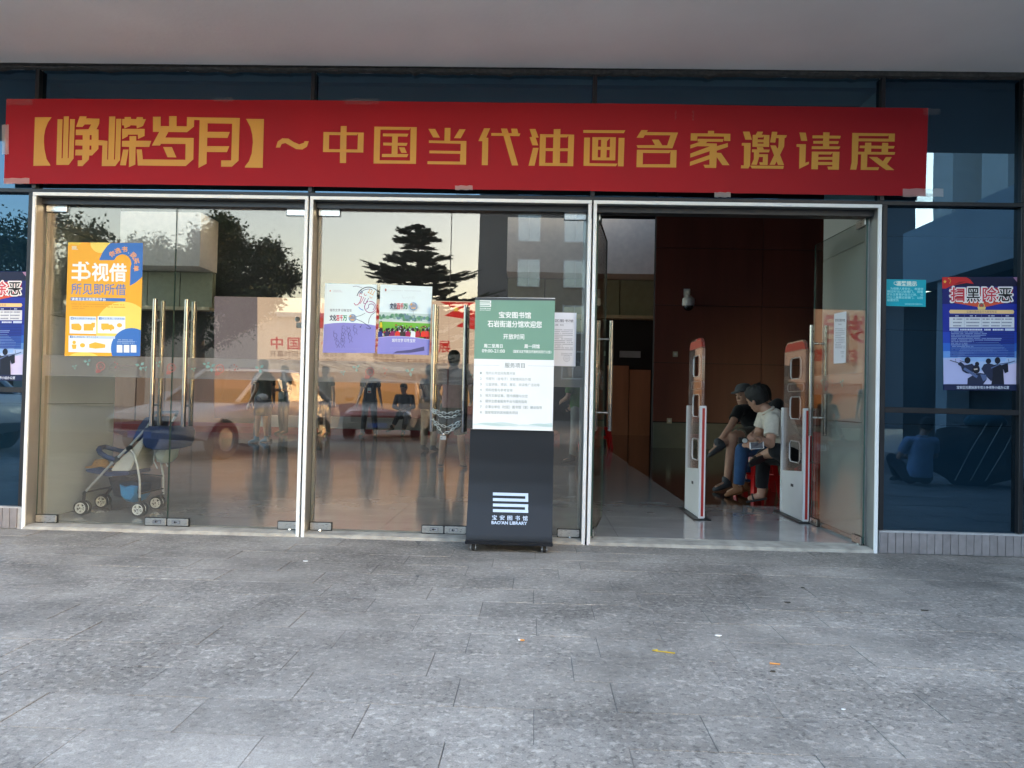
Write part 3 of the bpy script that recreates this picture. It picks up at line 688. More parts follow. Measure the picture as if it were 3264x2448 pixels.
class Sheet:
    """a flat printed thing; drawing coordinates are pixels of a crop of the photo: full = origin + s*crop"""
    def __init__(s, name, label, cat, o, sc, plane, corners, mat, group=None, thick=.0006, slope=.018, part_of=None):
        s.o, s.sc, s.slope, s.q = o, sc, slope, corners; s.p0, s.n = Vector(plane[0]), Vector(plane[1]).normalized(); s.k = 0; s.acc = {}
        pts = [s.at(c) for c in corners]; base = sum(pts, Vector())/4; base.z = min(p.z for p in pts)
        s.t = part_of or thing(name, label, cat, base, group)
        mb = MB(); mb.prism(corners, lambda p: s.at(p), lambda p: s.at(p)-s.n*thick); s.sheet = mb.build("sheet", mat, s.t)
    def at(s, p, lift=0.0):
        d = ray(s.o[0]+s.sc*p[0], s.o[1]+s.sc*p[1]); q = CAM+d*((s.p0-CAM).dot(s.n)/d.dot(s.n)); return q+s.n*lift
    def mp(s):
        s.k += 1; L = .00004*s.k; return lambda p: s.at(p, L)
    def mb(s, name, mat): return s.acc.setdefault((name, mat.name), (MB(), mat))[0]
    def poly(s, pts, mat, name="printed_shape", holes=()):
        c = clip(pts, s.q) if not holes else pts
        if len(c) > 2: s.mb(name, mat).poly(c, holes, s.mp())
    def rect(s, x0, y0, x1, y1, mat, name="printed_panel"):
        e = s.slope*(x1-x0); s.poly([(x0,y0),(x1,y0+e),(x1,y1+e),(x0,y1)], mat, name)
    def circ(s, cx, cy, r, mat, name="printed_shape", r2=None, n=40):
        s.poly([(cx+r*math.cos(6.2832*k/n), cy+(r2 or r)*math.sin(6.2832*k/n)) for k in range(n)], mat, name)
    def ring(s, cx, cy, r, w, mat, name="printed_line", a0=0, a1=360, n=28):
        A = [R(a0+(a1-a0)*k/n) for k in range(n+1)]
        s.poly([(cx+r*math.cos(a), cy+r*math.sin(a)) for a in A]+[(cx+(r-w)*math.cos(a), cy+(r-w)*math.sin(a)) for a in A[::-1]], mat, name, holes=((),)[:0] or ()) if a1-a0 < 359 else s.mb(name, mat).poly([(cx+r*math.cos(a), cy+r*math.sin(a)) for a in A[:-1]], [[(cx+(r-w)*math.cos(a), cy+(r-w)*math.sin(a)) for a in A[:-1]]], s.mp())
    def line(s, pts, w, mat, name="printed_line"):
        m = s.mp(); mb = s.mb(name, mat)
        for i in range(len(pts)-1):
            a, b = Vector(pts[i]), Vector(pts[i+1]); d = (b-a)
            if d.length < 1e-6: continue
            d.normalize(); nn = Vector((-d.y, d.x))*w/2; e = d*w*.3; c = clip([tuple(a-e+nn), tuple(b+e+nn), tuple(b+e-nn), tuple(a-e-nn)], s.q)
            if len(c) > 2: mb.poly(c, (), m if i == 0 else s.mp())
            if i % 2: s.k -= 1
    def text(s, body, x0, y0, x1, y1, mat, bold=.0, name="lettering", rot=None):
        """heavier strokes are several slightly shifted strikes of the same glyphs"""
        s.k += 1; sl = s.slope; e = max(0.0, bold-.006)*(y1-y0)*1.05; cx, cy = (x0+x1)/2, (y0+y1)/2; a = R(rot or 0)
        sh = [(0,0)] if e < 1e-6 else [(-e,0),(e,0),(0,-e),(0,e)]+([(-.7*e,-.7*e),(.7*e,.7*e),(-.7*e,.7*e),(.7*e,-.7*e)] if bold > .04 else [])
        for i, (dx, dy) in enumerate(sh):
            L = .00004*s.k+.000004*i
            if rot: f = lambda p: s.at((cx+(p[0]+dx-cx)*math.cos(a)-(p[1]+dy-cy)*math.sin(a), cy+(p[0]+dx-cx)*math.sin(a)+(p[1]+dy-cy)*math.cos(a)), L)
            else: f = lambda p: s.at((p[0]+dx, p[1]+dy+sl*(p[0]-x0)), L)
            text_into(s.mb(name, mat), body, x0, y0, x1, y1, f, min(bold, .006))
    def dashes(s, x0, y0, x1, y1, mat, seed=0, name="fine_print"):
        """a line of print too fine to read in the photo"""
        rd = random.Random(seed+int(y0)); x = x0; h = y1-y0; m = s.mp(); mb = s.mb(name, mat)
        while x < x1:
            wd = h*rd.uniform(.55,.95); e = s.slope*(x-x0)
            if rd.random() > .08: mb.poly([(x,y0+e),(min(x+wd,x1),y0+e),(min(x+wd,x1),y1+e),(x,y1+e)], (), m)
            x += wd+h*.22
    def done(s):
        for (nm, _), (mb, mat) in s.acc.items():
            if mb.f: tag(mb.build(nm, mat, s.t), kind='stuff')
        return s.t
PY = lambda Y: ((0, Y, 0), (0, -1, 0))
YG = GY-.006-.0016
wht, blk = ink(244,246,244), ink(26,26,28)

# ---- yellow poster
S = Sheet("yellow_poster", "yellow and blue reading poster on the leftmost door", "poster", (190,740), 300/1185, PY(YG), [(108,128),(1052,135),(1015,1562),(62,1558)], ink(252,178,44))
yl, bl, pb = ink(254,220,104), ink(62,116,192), ink(196,214,236)
S.circ(520, 128, 135, yl); S.circ(800, 1215, 350, yl, r2=340); S.circ(300, 1620, 220, yl, r2=110); S.poly([(108,128),(280,128),(240,165),(150,150),(108,175)], ink(240,205,70))
A = [R(a) for a in range(180, 361, 10)]
S.poly([(500,352),(505,330),(540,255),(590,185),(640,135),(1052,135),(1042,560),(1000,600),(950,640),(885,676),(892,440),(905,400),(895,350),(868,310),(830,285),(790,277),(750,288),(715,310),(685,352)], bl)
for ch, x, y, r_ in (("你",660,272,-38), ("选",733,232,-18), ("书",818,215,5), ("我",930,290,50), ("买",968,360,75), ("单",965,455,88)): S.text(ch, x-36, y-34, x+36, y+36, ink(250,170,90), .03, rot=r_)
S.circ(868, 262, 6, ink(200,220,240)); S.text("视借", 408, 388, 842, 612, wht, .028)
for (y, xa, xb) in ((415,172,318), (490,162,352), (572,160,340)): S.line([(xa,y),(xb,y+3)], 30, wht, "lettering")
S.line([(318,418),(325,470),(322,490)], 26, wht, "lettering"); S.line([(352,492),(378,520),(372,558),(335,574)], 28, wht, "lettering"); S.line([(258,385),(250,600)], 40, wht, "lettering")
S.poly([(322,378),(350,372),(378,402),(350,410)], wht, "lettering"); S.text("所见即所借", 148, 640, 835, 782, ink(98,130,188), .012)
S.rect(140, 820, 828, 860, bl); S.text("读者自主采购服务平台", 150, 824, 582, 860, wht, .02)
for i, (y, xb) in enumerate(((898, 815), (928, 825), (952, 320))): S.dashes(145, y, xb, y+12, ink(222,160,52), i)
pale = ink(236,246,252)
S.rect(126, 1058, 462, 1275, pale); S.rect(480, 1058, 828, 1272, pale); S.poly([(115,1300),(710,1310),(700,1520),(112,1508)], pale, "printed_panel")
S.circ(905, 1465, 258, bl, r2=258)
for (a, b, c, d, t_) in ((140,1070,460,1100,"线上挑选下单图书"), (495,1070,826,1102,"线上发货，快递到家"), (130,1302,700,1334,"线上快递还书，线下人工还书")):
    S.rect(a, b, c, d, pb); S.text(t_, a+42, b+3, min(c-10, a+355), d-3, ink(92,126,180), 0)
for (x, y, t_) in ((158,1085,"1"), (512,1086,"2"), (147,1319,"3")): S.rect(x-17, y-16, x+17, y+16, bl); S.text(t_, x-6, y-11, x+6, y+11, wht, .02)
og = ink(252,186,62)
S.poly([(150,1155),(245,1150),(262,1170),(278,1190),(276,1225),(255,1240),(190,1232),(152,1220)], og); S.poly([(305,1155),(400,1155),(405,1140),(448,1140),(445,1195),(425,1205),(425,1240),(305,1240)], og)
S.poly([(525,1150),(618,1150),(622,1165),(660,1162),(692,1195),(688,1225),(545,1228),(525,1215)], og); S.circ(553,1226,12,og); S.circ(645,1232,12,og); S.circ(755,1172,33,og,r2=26)
S.circ(185,1388,22,og); S.poly([(152,1415),(215,1415),(208,1470),(165,1472)], og); S.circ(290,1425,32,og,r2=27); S.poly([(372,1410),(450,1385),(578,1415),(575,1455),(450,1468),(375,1455)], og)
for i, y in enumerate((1350, 1371, 1391)): S.dashes(728, y, (925, 968, 945)[i], y+10, ink(170,196,228), i)
for x in (722, 810, 898): S.rect(x, 1420, x+70, 1515, wht)
for k, x1_ in enumerate((60, 60, 60, 76)): S.rect(156, 175+k*12, 156+x1_, 183+k*12, ink(255,236,200), "logo")
S.done()

# ---- two festival posters
def festival(label, q, off):
    S = Sheet("festival_poster", label, "poster", (1010,880), 390/2212, PY(YG), q, ink(232,246,246), "white and purple festival posters"); return S
S = festival("white and purple poster with looping line drawing, left of its pair", [(148,128),(1088,155),(1050,1392),(105,1385)], 0)
pu, na, rd_, gn, nv = ink(146,142,212), ink(44,44,66), ink(214,44,56), ink(28,140,84), ink(70,80,130)
S.poly([(130,872),(300,850),(480,842),(700,850),(900,868),(1075,895),(1050,1392),(105,1385)], pu)
def title(S, x, y, k=1.0):
    S.text("文化", x, y, x+120*k, y+105*k, na, .035); S.text("百千", x+122*k, y+2, x+238*k, y+108*k, rd_, .03); S.text("万", x+236*k, y+4, x+312*k, y+108*k, gn, .03)
    cx, cy = x+412*k, y+58*k; S.circ(cx, cy, 70*k, ink(90,150,200)); S.circ(cx, cy, 60*k, ink(176,180,190)); S.poly([(cx-68*k,cy-20*k),(cx-20*k,cy-66*k),(cx-25*k,cy-15*k)], ink(240,180,90)); S.poly([(cx-45*k,cy+25*k),(cx+42*k,cy+25*k),(cx+20*k,cy+45*k),(cx-25*k,cy+45*k)], ink(240,176,80))
    for j in range(6): S.line([(cx-40*k+16*j*k, cy+18*k), (cx-36*k+15*j*k, cy-(20+8*((j*7) % 4))*k)], 6*k, ink(96,92,110))
title(S, 232, 700); S.text("城市文学 印象宝安", 235, 588, 630, 640, ink(70,70,84), 0)
for i in range(3): S.dashes(290, 250+i*16, 430+i*18, 257+i*16, ink(200,196,200), i)
S.circ(242, 268, 14, ink(222,160,140)); 
S.ring(935, 415, 222, 14, na, a0=195, a1=330); S.ring(935, 420, 190, 10, ink(60,64,110), a0=215, a1=290); S.ring(790, 300, 40, 12, nv, a0=170, a1=380); S.ring(790, 310, 22, 9, nv, a0=170, a1=380)
S.line([(920,290),(1022,345)], 10, ink(226,166,72)); S.line([(965,235),(930,300)], 10, ink(226,166,72)); S.line([(1005,250),(970,318)], 10, ink(226,166,72)); S.line([(1045,270),(1008,335)], 10, ink(226,166,72))
mag = ink(186,56,104); S.ring(790, 345, 32, 10, ink(206,90,130), a0=60, a1=330); S.ring(878, 330, 26, 9, ink(190,70,70), a0=20, a1=230); S.ring(980, 378, 24, 9, ink(226,150,70), a0=0, a1=220)
S.line([(812,370),(778,470),(740,520),(700,525),(672,490)], 12, mag); S.line([(850,380),(815,450),(778,500)], 10, ink(206,90,130)); S.line([(880,400),(845,470),(850,498),(872,495)], 10, ink(150,60,130)); S.line([(940,400),(895,470)], 9, ink(110,50,130))
S.ring(965, 560, 108, 12, ink(156,40,120), a0=-100, a1=190); S.line([(858,560),(880,500),(925,452)], 12, ink(156,40,120)); S.ring(985, 560, 62, 11, ink(120,44,130), a0=-140, a1=60); S.line([(938,520),(935,570),(900,600)], 11, ink(120,44,130))
S.line([(758,562),(790,595),(838,618)], 13, ink(64,150,214)); S.line([(655,190),(720,182),(815,212)], 8, ink(130,130,150)); S.line([(1068,640),(985,705),(945,780),(935,855)], 9, na)
S.line([(705,735),(790,715),(872,672)], 8, ink(80,110,110)); S.line([(712,778),(820,825),(920,890),(975,940),(960,955),(890,935)], 9, na)
rg = random.Random(2)
for k in range(8):
    cx, cy = (480,570,690,330,470,600,370,460)[k], (925,920,915,1010,1050,1055,1150,1150)[k]; S.ring(cx, cy, 28, 5, na, a0=rg.uniform(0,90), a1=rg.uniform(200,330)); S.line([(cx-20,cy+20),(cx-28,cy+75),(cx+5,cy+110),(cx-8,cy+150)], 5, na); S.line([(cx+15,cy+25),(cx+40,cy+60),(cx+20,cy+100),(cx+45,cy+140)], 5, na)
S.line([(808,880),(795,920)], 5, na); S.circ(788, 920, 10, na)
for i in range(2): S.dashes(330, 1298+i*20, 820, 1304+i*20, ink(160,156,216), i)
S.done()
S = festival("white and purple poster with crowd picture, right of its pair", [(1150,152),(2088,190),(2030,1430),(1098,1405)], 1)
S.poly([(1140,650),(2068,690),(2052,850),(1130,815)], ink(196,214,208)); rg = random.Random(7)
for k in range(60):
    x = 1140+rg.random()*915; S.circ(x, 755+.04*(x-1140)+rg.uniform(-70,20)*(.6 if x < 1300 or x > 1700 else 1), rg.uniform(16,46), ink(*rg.choice(((96,150,110),(120,170,130),(84,128,110),(150,180,160),(110,140,150)))), r2=rg.uniform(20,40), n=9)
S.poly([(1128,800),(2055,835),(2053,862),(1128,822)], ink(214,214,206)); S.poly([(1128,818),(2053,858),(2045,1130),(1120,1110)], ink(118,186,60))
for k in range(150):
    f = rg.random(); y = 870+f*190+rg.uniform(-8,8); x = 1128+rg.random()*905; y += .04*(x-1128); r_ = 10+16*f
    if f < .35 and x < 1400: continue
    c = rg.choice(((150,30,40),(210,50,50),(40,44,90),(32,30,34),(230,232,236),(120,40,90),(60,50,46),(190,210,225),(176,110,70)))
    S.poly([(x-r_,y+r_*1.6),(x-r_*.8,y),(x+r_*.8,y),(x+r_,y+r_*1.6)], ink(*c)); S.circ(x, y-r_*.35, r_*.55, ink(44,32,28), n=8)
S.poly([(1140,935),(1150,840),(1180,835),(1190,935)], ink(236,206,40)); S.circ(1168, 825, 12, blk)
for x, c in ((1150,(40,50,130)),(1272,(60,44,80)),(1370,(150,34,90)),(1462,(226,60,46)),(1552,(64,52,40)),(1650,(170,30,80)),(1745,(236,240,244)),(1825,(180,44,54)),(1925,(232,54,34)),(2000,(226,60,46))):
    S.poly([(x-44,1105),(x-38,1020),(x-10,995),(x+14,995),(x+40,1022),(x+44,1110)], ink(*c)); S.circ(x, 972, 24, ink(48,34,28), r2=28, n=12)
S.poly([(1120,1108),(1300,1088),(1500,1085),(1750,1105),(2045,1150),(2030,1430),(1098,1405)], ink(196,194,232)); S.poly([(1118,1118),(1300,1098),(1500,1095),(1750,1115),(2045,1162),(2030,1430),(1098,1405)], pu)
title(S, 1330, 490, 1.02); S.text("城市文学 印象宝安", 1365, 1130, 1785, 1195, wht, .01); S.line([(1748,636),(1748,760)], 6, ink(150,160,160))
S.dashes(1345, 262, 1890, 270, ink(200,204,206), 3); S.circ(1252, 255, 14, ink(170,90,80), r2=26)
for k in range(9): S.line([(1545+k*26, 350+(k*37) % 40), (1560+k*26, 400+(k*23) % 34)], 4, ink(206,212,214))
for i in range(3): S.dashes(1330, 1290+i*24, 1800-i*60, 1296+i*24, ink(164,160,220), i)
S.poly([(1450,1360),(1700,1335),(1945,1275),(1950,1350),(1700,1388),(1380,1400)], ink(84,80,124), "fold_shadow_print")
S.done()

# ---- blue posters
def blue_poster(label, o, sc, dx=0, q=None, flip=1):
    S = Sheet("blue_poster", label, "poster", o, sc, PY(.05-.0016), q or [(98,55),(1155,55),(1175,1595),(118,1590)], ink(30,42,140), "blue anti-crime posters"); S.slope = .002
    for k, (y0, y1, c) in enumerate(((55,180,(22,24,58)), (180,420,(28,34,112)), (420,800,(32,48,156)), (800,950,(38,72,184)), (950,1060,(52,110,208)), (1060,1150,(110,160,226)), (1150,1330,(176,198,236)), (1330,1510,(206,206,238)))): S.rect(90, y0, 1180, y1, ink(*c))
    S.poly([(400,950),(850,930),(1000,1060),(950,1200),(300,1200),(330,1040)], ink(150,186,236)); S.poly([(118,1180),(330,1150),(520,1300),(500,1510),(118,1510)], ink(186,190,232)); S.poly([(880,1280),(1175,1200),(1175,1510),(900,1510)], ink(214,204,236))
    S.poly([(1060,60),(1155,55),(1155,130),(1110,120)], ink(176,130,160))
    S.poly([(98,58),(300,55),(430,62),(480,90),(525,150),(430,135),(340,150),(250,170),(200,185),(150,212),(100,212)], ink(206,44,44), "flag_print"); S.poly([(250,160),(330,120),(420,115),(330,148)], ink(150,28,34), "flag_print")
    def star(x, y, r): S.poly([(x+(r if k % 2 == 0 else r*.42)*math.cos(R(-90+36*k)), y+(r if k % 2 == 0 else r*.42)*math.sin(R(-90+36*k))) for k in range(10)], ink(246,204,80), "star_print")
    star(135,118,26); [star(x,y,10) for x, y in ((185,75),(205,85),(210,110),(203,135))]
    S.poly([(200,395),(1020,390),(690,460),(630,470),(560,458)], ink(226,92,60)); S.poly([(198,200),(1060,200),(1030,400),(205,400)], ink(190,40,50))
    for i, (ch, x0, x1) in enumerate((("扫",205,405),("黑",425,615),("除",640,840),("恶",855,1050))):
        S.text(ch, x0-6, 184, x1+6, 398, ink(246,240,236), .055); S.text(ch, x0+6, 194, x1-6, 388, ink(214,54,70) if i % 2 == 0 else ink(24,20,24), .014)
    S.circ(630, 448, 44, ink(236,200,120)); S.circ(630, 442, 32, ink(70,80,110)); S.circ(630, 440, 20, ink(206,80,60)); S.poly([(575,460),(690,460),(680,498),(585,498)], ink(236,206,130))
    S.poly([(205,500),(1060,503),(1075,528),(1060,555),(205,550),(190,525)], ink(246,206,140)); S.text("实施扫黑除恶行为举报有奖", 430, 508, 838, 545, ink(150,120,110), 0)
    S.rect(195, 566, 1072, 598, ink(30,34,100)); S.rect(195, 600, 1074, 740, ink(226,226,230))
    for x in (398, 630, 902): S.line([(x,566),(x+2,740)], 3, ink(160,164,190))
    for j, y in enumerate((618, 664, 708)):
        for (a, b) in ((245,368),(425,608),(645,745),(762,890),(905,1045)): S.dashes(a, y, b-(j*7) % 20, y+17, ink(130,132,150), j)
    for (a, b) in ((275,318),(472,560),(720,805),(958,1002)): S.dashes(a, 575, b, 590, ink(210,214,236), a)
    S.rect(195, 752, 1075, 782, ink(206,216,240)); S.rect(320, 752, 948, 784, ink(40,56,150)); S.dashes(342, 758, 930, 780, ink(226,232,248), 3)
    ends = (650,700,690,615,900,890,525,440,440,520,930,780,840,520,400,340)
    for j, e in enumerate(ends):
        y = 790+j*22; S.rect(205, y+1, 1075, y+18, ink(34,54,140) if j < 8 else ink(52,84,166), "text_bar"); S.dashes(218, y+4, e, y+15, ink(150,172,222) if j < 10 else ink(96,124,190), j)
    # helmeted figures with rifles, flat print
    dk, d2, d3 = ink(24,28,44), ink(40,48,74), ink(92,108,150)
    S.poly([(310,1220),(350,1205),(400,1250),(440,1245),(500,1230),(530,1260),(520,1340),(460,1365),(420,1360),(370,1330),(350,1270),(312,1245)], d2); S.circ(438, 1185, 40, dk, r2=44); S.line([(202,1185),(310,1218)], 9, dk); S.line([(335,1190),(420,1215)], 7, dk); S.line([(275,1165),(282,1205)], 5, dk)
    S.circ(568, 1235, 28, dk, r2=30); S.circ(722, 1195, 36, dk, r2=36); S.poly([(625,1300),(660,1240),(720,1225),(790,1240),(800,1400),(760,1470),(690,1400)], d2)
    S.circ(845, 1188, 38, dk, r2=46); S.poly([(780,1250),(850,1235),(900,1250),(985,1220),(992,1340),(945,1360),(920,1300),(935,1510),(760,1510),(780,1400)], dk); S.line([(760,1290),(880,1235),(1000,1218),(1075,1195)], 14, d3); S.line([(990,1165),(998,1205)], 5, dk)
    S.circ(555, 1305, 50, dk, r2=60); S.poly([(435,1510),(440,1430),(520,1380),(600,1355),(690,1370),(700,1440),(650,1510)], d2); S.line([(400,1300),(480,1350),(560,1405)], 36, d3); S.poly([(610,1375),(690,1380),(695,1440),(650,1470)], d3); S.poly([(520,1300),(570,1292),(575,1312),(530,1318)], ink(206,190,180))
    S.rect(116, 1508, 1176, 1592, ink(28,38,74)); S.text("宝安区扫黑除恶专项斗争领导小组办公室", 292, 1532, 1000, 1572, ink(216,220,232), .02)
    S.done()
blue_poster("blue anti-crime poster on the right-hand tinted pane", (2980,870), 284/1208)
# the second copy, cut by the left edge of the picture: shifted along the front
a = onY(0, 1030, .048).x; pw_ = onY(2980+284/1208*1155, 1000, .048).x-onY(2980+284/1208*98, 1000, .048).x
dxm = onY(90, 1000, .048).x-onY(2980+284/1208*1165, 1000, .048).x
before = set(bpy.data.objects)
bp0 = [o for o in bpy.data.objects if o.name.startswith("blue_poster")][0]
bp1 = copy_tree(bp0); bp1["label"] = "blue anti-crime poster cut off by the picture's left edge"; bp1.location.x += dxm; bp1.location.z += onY(45, 1211, .048).z-onY(3110, 1240, .048).z
# ---- turquoise notice
S = Sheet("turquoise_notice", "small turquoise safety notice beside the blue poster", "notice", (2790,870), 200/2212, PY(.05-.0016), [(318,218),(1788,248),(1775,1192),(310,1160)], ink(0,172,190)); S.slope = .015
tq = ink(150,226,230); lt = ink(226,240,226); S.text("温馨提示", 735, 285, 1460, 435, lt, .05); S.ring(705, 360, 55, 18, lt, a0=60, a1=300); S.line([(680,400),(780,448),(1000,455),(1250,462),(1440,455),(1468,420)], 14, lt)
for tx, x0_, x1_, y in (("为保障人身安全，", 530, 1270, 505), ("希望您", 1380, 1690, 520), ("推拉时当心玻璃门，", 412, 1370, 605), ("照看", 1478, 1680, 622), ("家长注意看护自己小孩，", 412, 1470, 708), ("切", 1590, 1680, 728), ("勿让儿童靠近玻璃门，", 412, 1370, 812), ("以防", 1478, 1680, 832), ("碰撞受伤", 412, 820, 910)): S.text(tx, x0_, y, x1_, y+88, tq, .03)
S.text("石岩街道宝安图书馆服务中心", 1040, 1065, 1670, 1125, tq, .02)
for (p, q) in (((318,222),(1788,252)), ((312,1155),(1772,1187)), ((322,222),(314,1158)), ((1782,250),(1768,1188))): S.line([p, q], 8, ink(60,196,210))
S.done()
# ---- paper notices
def notice(label, o, sc, plane, q, box):
    S = Sheet("paper_notice", label, "notice", o, sc, plane, q, ink(240,240,246), "white paper notices taped to the doors"); g1, g2 = ink(96,96,104), ink(176,176,186); x0, y0, w, h = box
    S.text("宝安区图书馆", x0+.08*w, y0+.12*h, x0+.92*w, y0+.175*h, g1, .015); S.rect(x0+.06*w, y0+.2*h, x0+.94*w, y0+.203*h, g2); S.text("通 知", x0+.36*w, y0+.215*h, x0+.62*w, y0+.245*h, g1, 0)
    for j in range(12): S.dashes(x0+.1*w, y0+(.31+.034*j)*h, x0+(.9 if j % 5 < 4 else .6)*w, y0+(.326+.034*j)*h, g2, j)
    S.ring(x0+.72*w, y0+.86*h, .10*w, .012*w, g2); S.ring(x0+.72*w, y0+.86*h, .055*w, .010*w, g2); S.text("★", x0+.69*w, y0+.845*h, x0+.75*w, y0+.875*h, g2, 0)
    for j in range(2): S.dashes(x0+.55*w, y0+(.76+.03*j)*h, x0+.88*w, y0+(.772+.03*j)*h, g2, j+30)
    S.done(); return S
notice("white paper notice on the door behind the library stand", (1480,930), 380/1370, PY(YG), [(895,236),(1290,243),(1278,858),(885,850)], (900, 240, 385, 610))
# on the open leaf
an = R(-88.5)+math.pi/2; hin = Vector((x1[2]-.02, GY, 0)); nrm = Vector((-math.cos(an), -math.sin(an), 0)); pp0 = hin+nrm*(.006+.0016)
notice("white paper notice curling on the open right-hand door", (2464,850), 800/1397, (pp0, nrm), [(340,262),(408,248),(404,535),(337,540)], (340, 256, 66, 282))

# ================================================================== red banner
ban = thing("red_banner", "long red banner with gold lettering across the glass front", "banner", (4.0, -.03, 2.6))
M_ban = pm("red_banner_cloth", (.30,.004,.010), .6, var=.06, scale=2.0, bump=.06, bscale=14, spec=.25)
M_gold = pm("gold_print", (.52,.245,.022), .5, var=.06, scale=4)
TOP = [(15,312),(500,314),(988,317),(1500,323),(2088,329),(2500,335),(2961.6,342.6)]; BOT = [(7,583),(500,586.5),(988,592.5),(1440,601),(1890,607),(2400,615),(2954,623)]
def lerp_pl(pl, t):
    t = t*(len(pl)-1); i = min(int(t), len(pl)-2); f = t-i; return (pl[i][0]+(pl[i+1][0]-pl[i][0])*f, pl[i][1]+(pl[i+1][1]-pl[i][1])*f)
def ban_off(x, z): return -.014-.004*noise.noise((x*1.7, z*2.5, 3.0))-.002*math.sin(x*3.1+z*2)-.003*noise.noise((x*6.0+z*4, z*1.5, 7.0))
def ban_pt(px, py, lift=0.0):
    p = onY(px, py, -.03); return Vector((p.x, ban_off(p.x, p.z)-lift, p.z))
def cloth(b):
    nx, nz = 220, 12; V = []; F = []
    for i in range(nx+1):
        a, c = lerp_pl(TOP, i/nx), lerp_pl(BOT, i/nx)
        for j in range(nz+1): V.append(ban_pt(a[0]+(c[0]-a[0])*j/nz, a[1]+(c[1]-a[1])*j/nz))
    for i in range(nx):
        for j in range(nz): k = i*(nz+1)+j; F.append((k, k+1, k+nz+2, k+nz+1))
    b.add(V, F)
part("cloth", M_ban, ban, cloth, smooth=True)
def glyph(o, s, *polys):
    mb = MB()
    for k, P in enumerate(polys):
        outer, holes = (P[0], P[1:]) if isinstance(P[0][0], (tuple, list)) else (P, ())
        mb.poly(outer, holes, lambda p: ban_pt(o[0]+s*p[0], o[1]+s*p[1], 0.0032+.0002*k))
    mb.build("character", M_gold, ban)
k4, k3 = 400/2212, 300/2212
o1, o2, o3, o4, o5, o6, o7, o8 = (90,350), (460,350), (1000,380), (1340,380), (1660,380), (2000,380), (2340,390), (2580,390)
glyph(o1, k4, [(100,122),(398,122),(330,210),(285,330),(262,450),(258,560),(268,690),(305,860),(372,965),(372,975),(68,978)])
glyph(o1, k4, [(503,158),(592,158),(572,845),(592,845),(612,108),(703,108),(683,845),(697,845),(722,155),(808,158),(785,850),(700,962),(478,962)],
 [[(898,108),(1020,112),(1005,145),(1242,148),(1236,240),(1190,335),(1228,340),(1225,525),(1385,540),(1378,870),(1392,870),(1412,108),(1520,108),(1500,868),(1515,868),(1535,150),(1628,150),(1605,875),(1520,985),(1282,985),(1295,620),(1225,615),(1222,680),(1110,797),(1060,797),(1055,870),(940,985),(858,985),(858,885),(935,880),(935,795),(812,795),(818,695),(942,692),(942,622),(812,618),(818,520),(945,520),(945,437),(822,437),(825,340),(1050,335),(1098,250),(985,250),(940,292),(830,292)],[(1070,437),(1105,437),(1103,520),(1068,520)],[(1065,622),(1098,622),(1097,695),(1063,695)]])
glyph(o1, k4, [(1640,152),(1685,152),(1685,118),(1792,118),(1800,152),(1890,155),(1900,118),(2005,120),(2012,155),(2062,155),(2012,270),(1990,285),(1900,318),(1895,268),(1790,262),(1780,280),(1680,318),(1672,265),(1640,262)],
 [(1640,325),(2040,328),(2036,452),(1920,505),(1918,428),(1745,428),(1735,460),(1640,510)], [(1770,455),(1890,455),(1888,535),(2158,540),(2118,645),(1880,645),(1875,958),(1762,1005),(1765,645),(1635,640),(1638,538),(1772,538)], [(1658,692),(1755,692),(1710,972),(1605,970)])
E_ = 2046
glyph(o1, k4, [(1895,690),(1988,690),(2008,865)]+[(E_+x, y) for x, y in ((710,872),(715,592),(280,590),(265,622),(120,622),(250,380),(140,380),(140,112),(275,112),(275,278),(425,280),(425,103),(557,103),(555,280),(735,282),(740,118),(1668,130),(1650,885),(1530,992),(1340,992),(1342,882),(1518,882),(1532,230),(1100,225),(1098,375),(1492,378),(1452,482),(1095,480),(1092,630),(1485,632),(1442,735),(1088,733),(1083,940),(942,1015),(960,168),(865,165),(862,285),(740,385),(412,382),(358,480),(858,488),(850,862),(718,982))]+[(1920,975)], [(E_+320,648),(E_+475,648),(E_+552,830),(E_+398,828)])
glyph(o2, k4, [(1780,145),(2095,148),(2075,1012),(1762,1010),(1762,990),(1830,900),(1880,760),(1900,560),(1890,430),(1855,290),(1800,185)])
glyph((0,200), .4919, [(1783,545),(1795,505),(1825,485),(1865,487),(1900,510),(1935,525),(1965,515),(1970,505),(1998,505),(1985,540),(1955,558),(1915,555),(1880,535),(1845,515),(1820,522),(1810,545)])
glyph(o3, k4, [[(165,215),(467,222),(470,113),(575,113),(572,222),(877,228),(867,578),(565,575),(560,762),(452,762),(455,572),(155,568)],[(265,268),(462,270),(458,520),(260,518)],[(572,273),(755,275),(775,238),(765,525),(566,523)]])
glyph(o3, k4, [[(1065,122),(1812,132),(1797,778),(1048,772)],[(1170,175),(1680,180),(1704,140),(1692,722),(1155,715)]], [(1215,243),(1667,248),(1642,298),(1478,295),(1475,408),(1650,410),(1630,460),(1475,458),(1472,605),(1665,608),(1640,660),(1195,657),(1200,605),(1368,605),(1372,458),(1220,453),(1222,405),(1375,407),(1378,295),(1215,292)], [(1495,488),(1597,490),(1637,585),(1540,585)])
glyph(o4, k4, [(138,162),(255,162),(340,315),(222,312)], [(685,165),(795,168),(705,325),(590,322)], [(425,143),(527,143),(522,372),(808,375),(800,790),(120,782),(122,732),(697,738),(700,600),(155,592),(157,545),(705,552),(708,422),(148,410),(148,367),(420,370)])
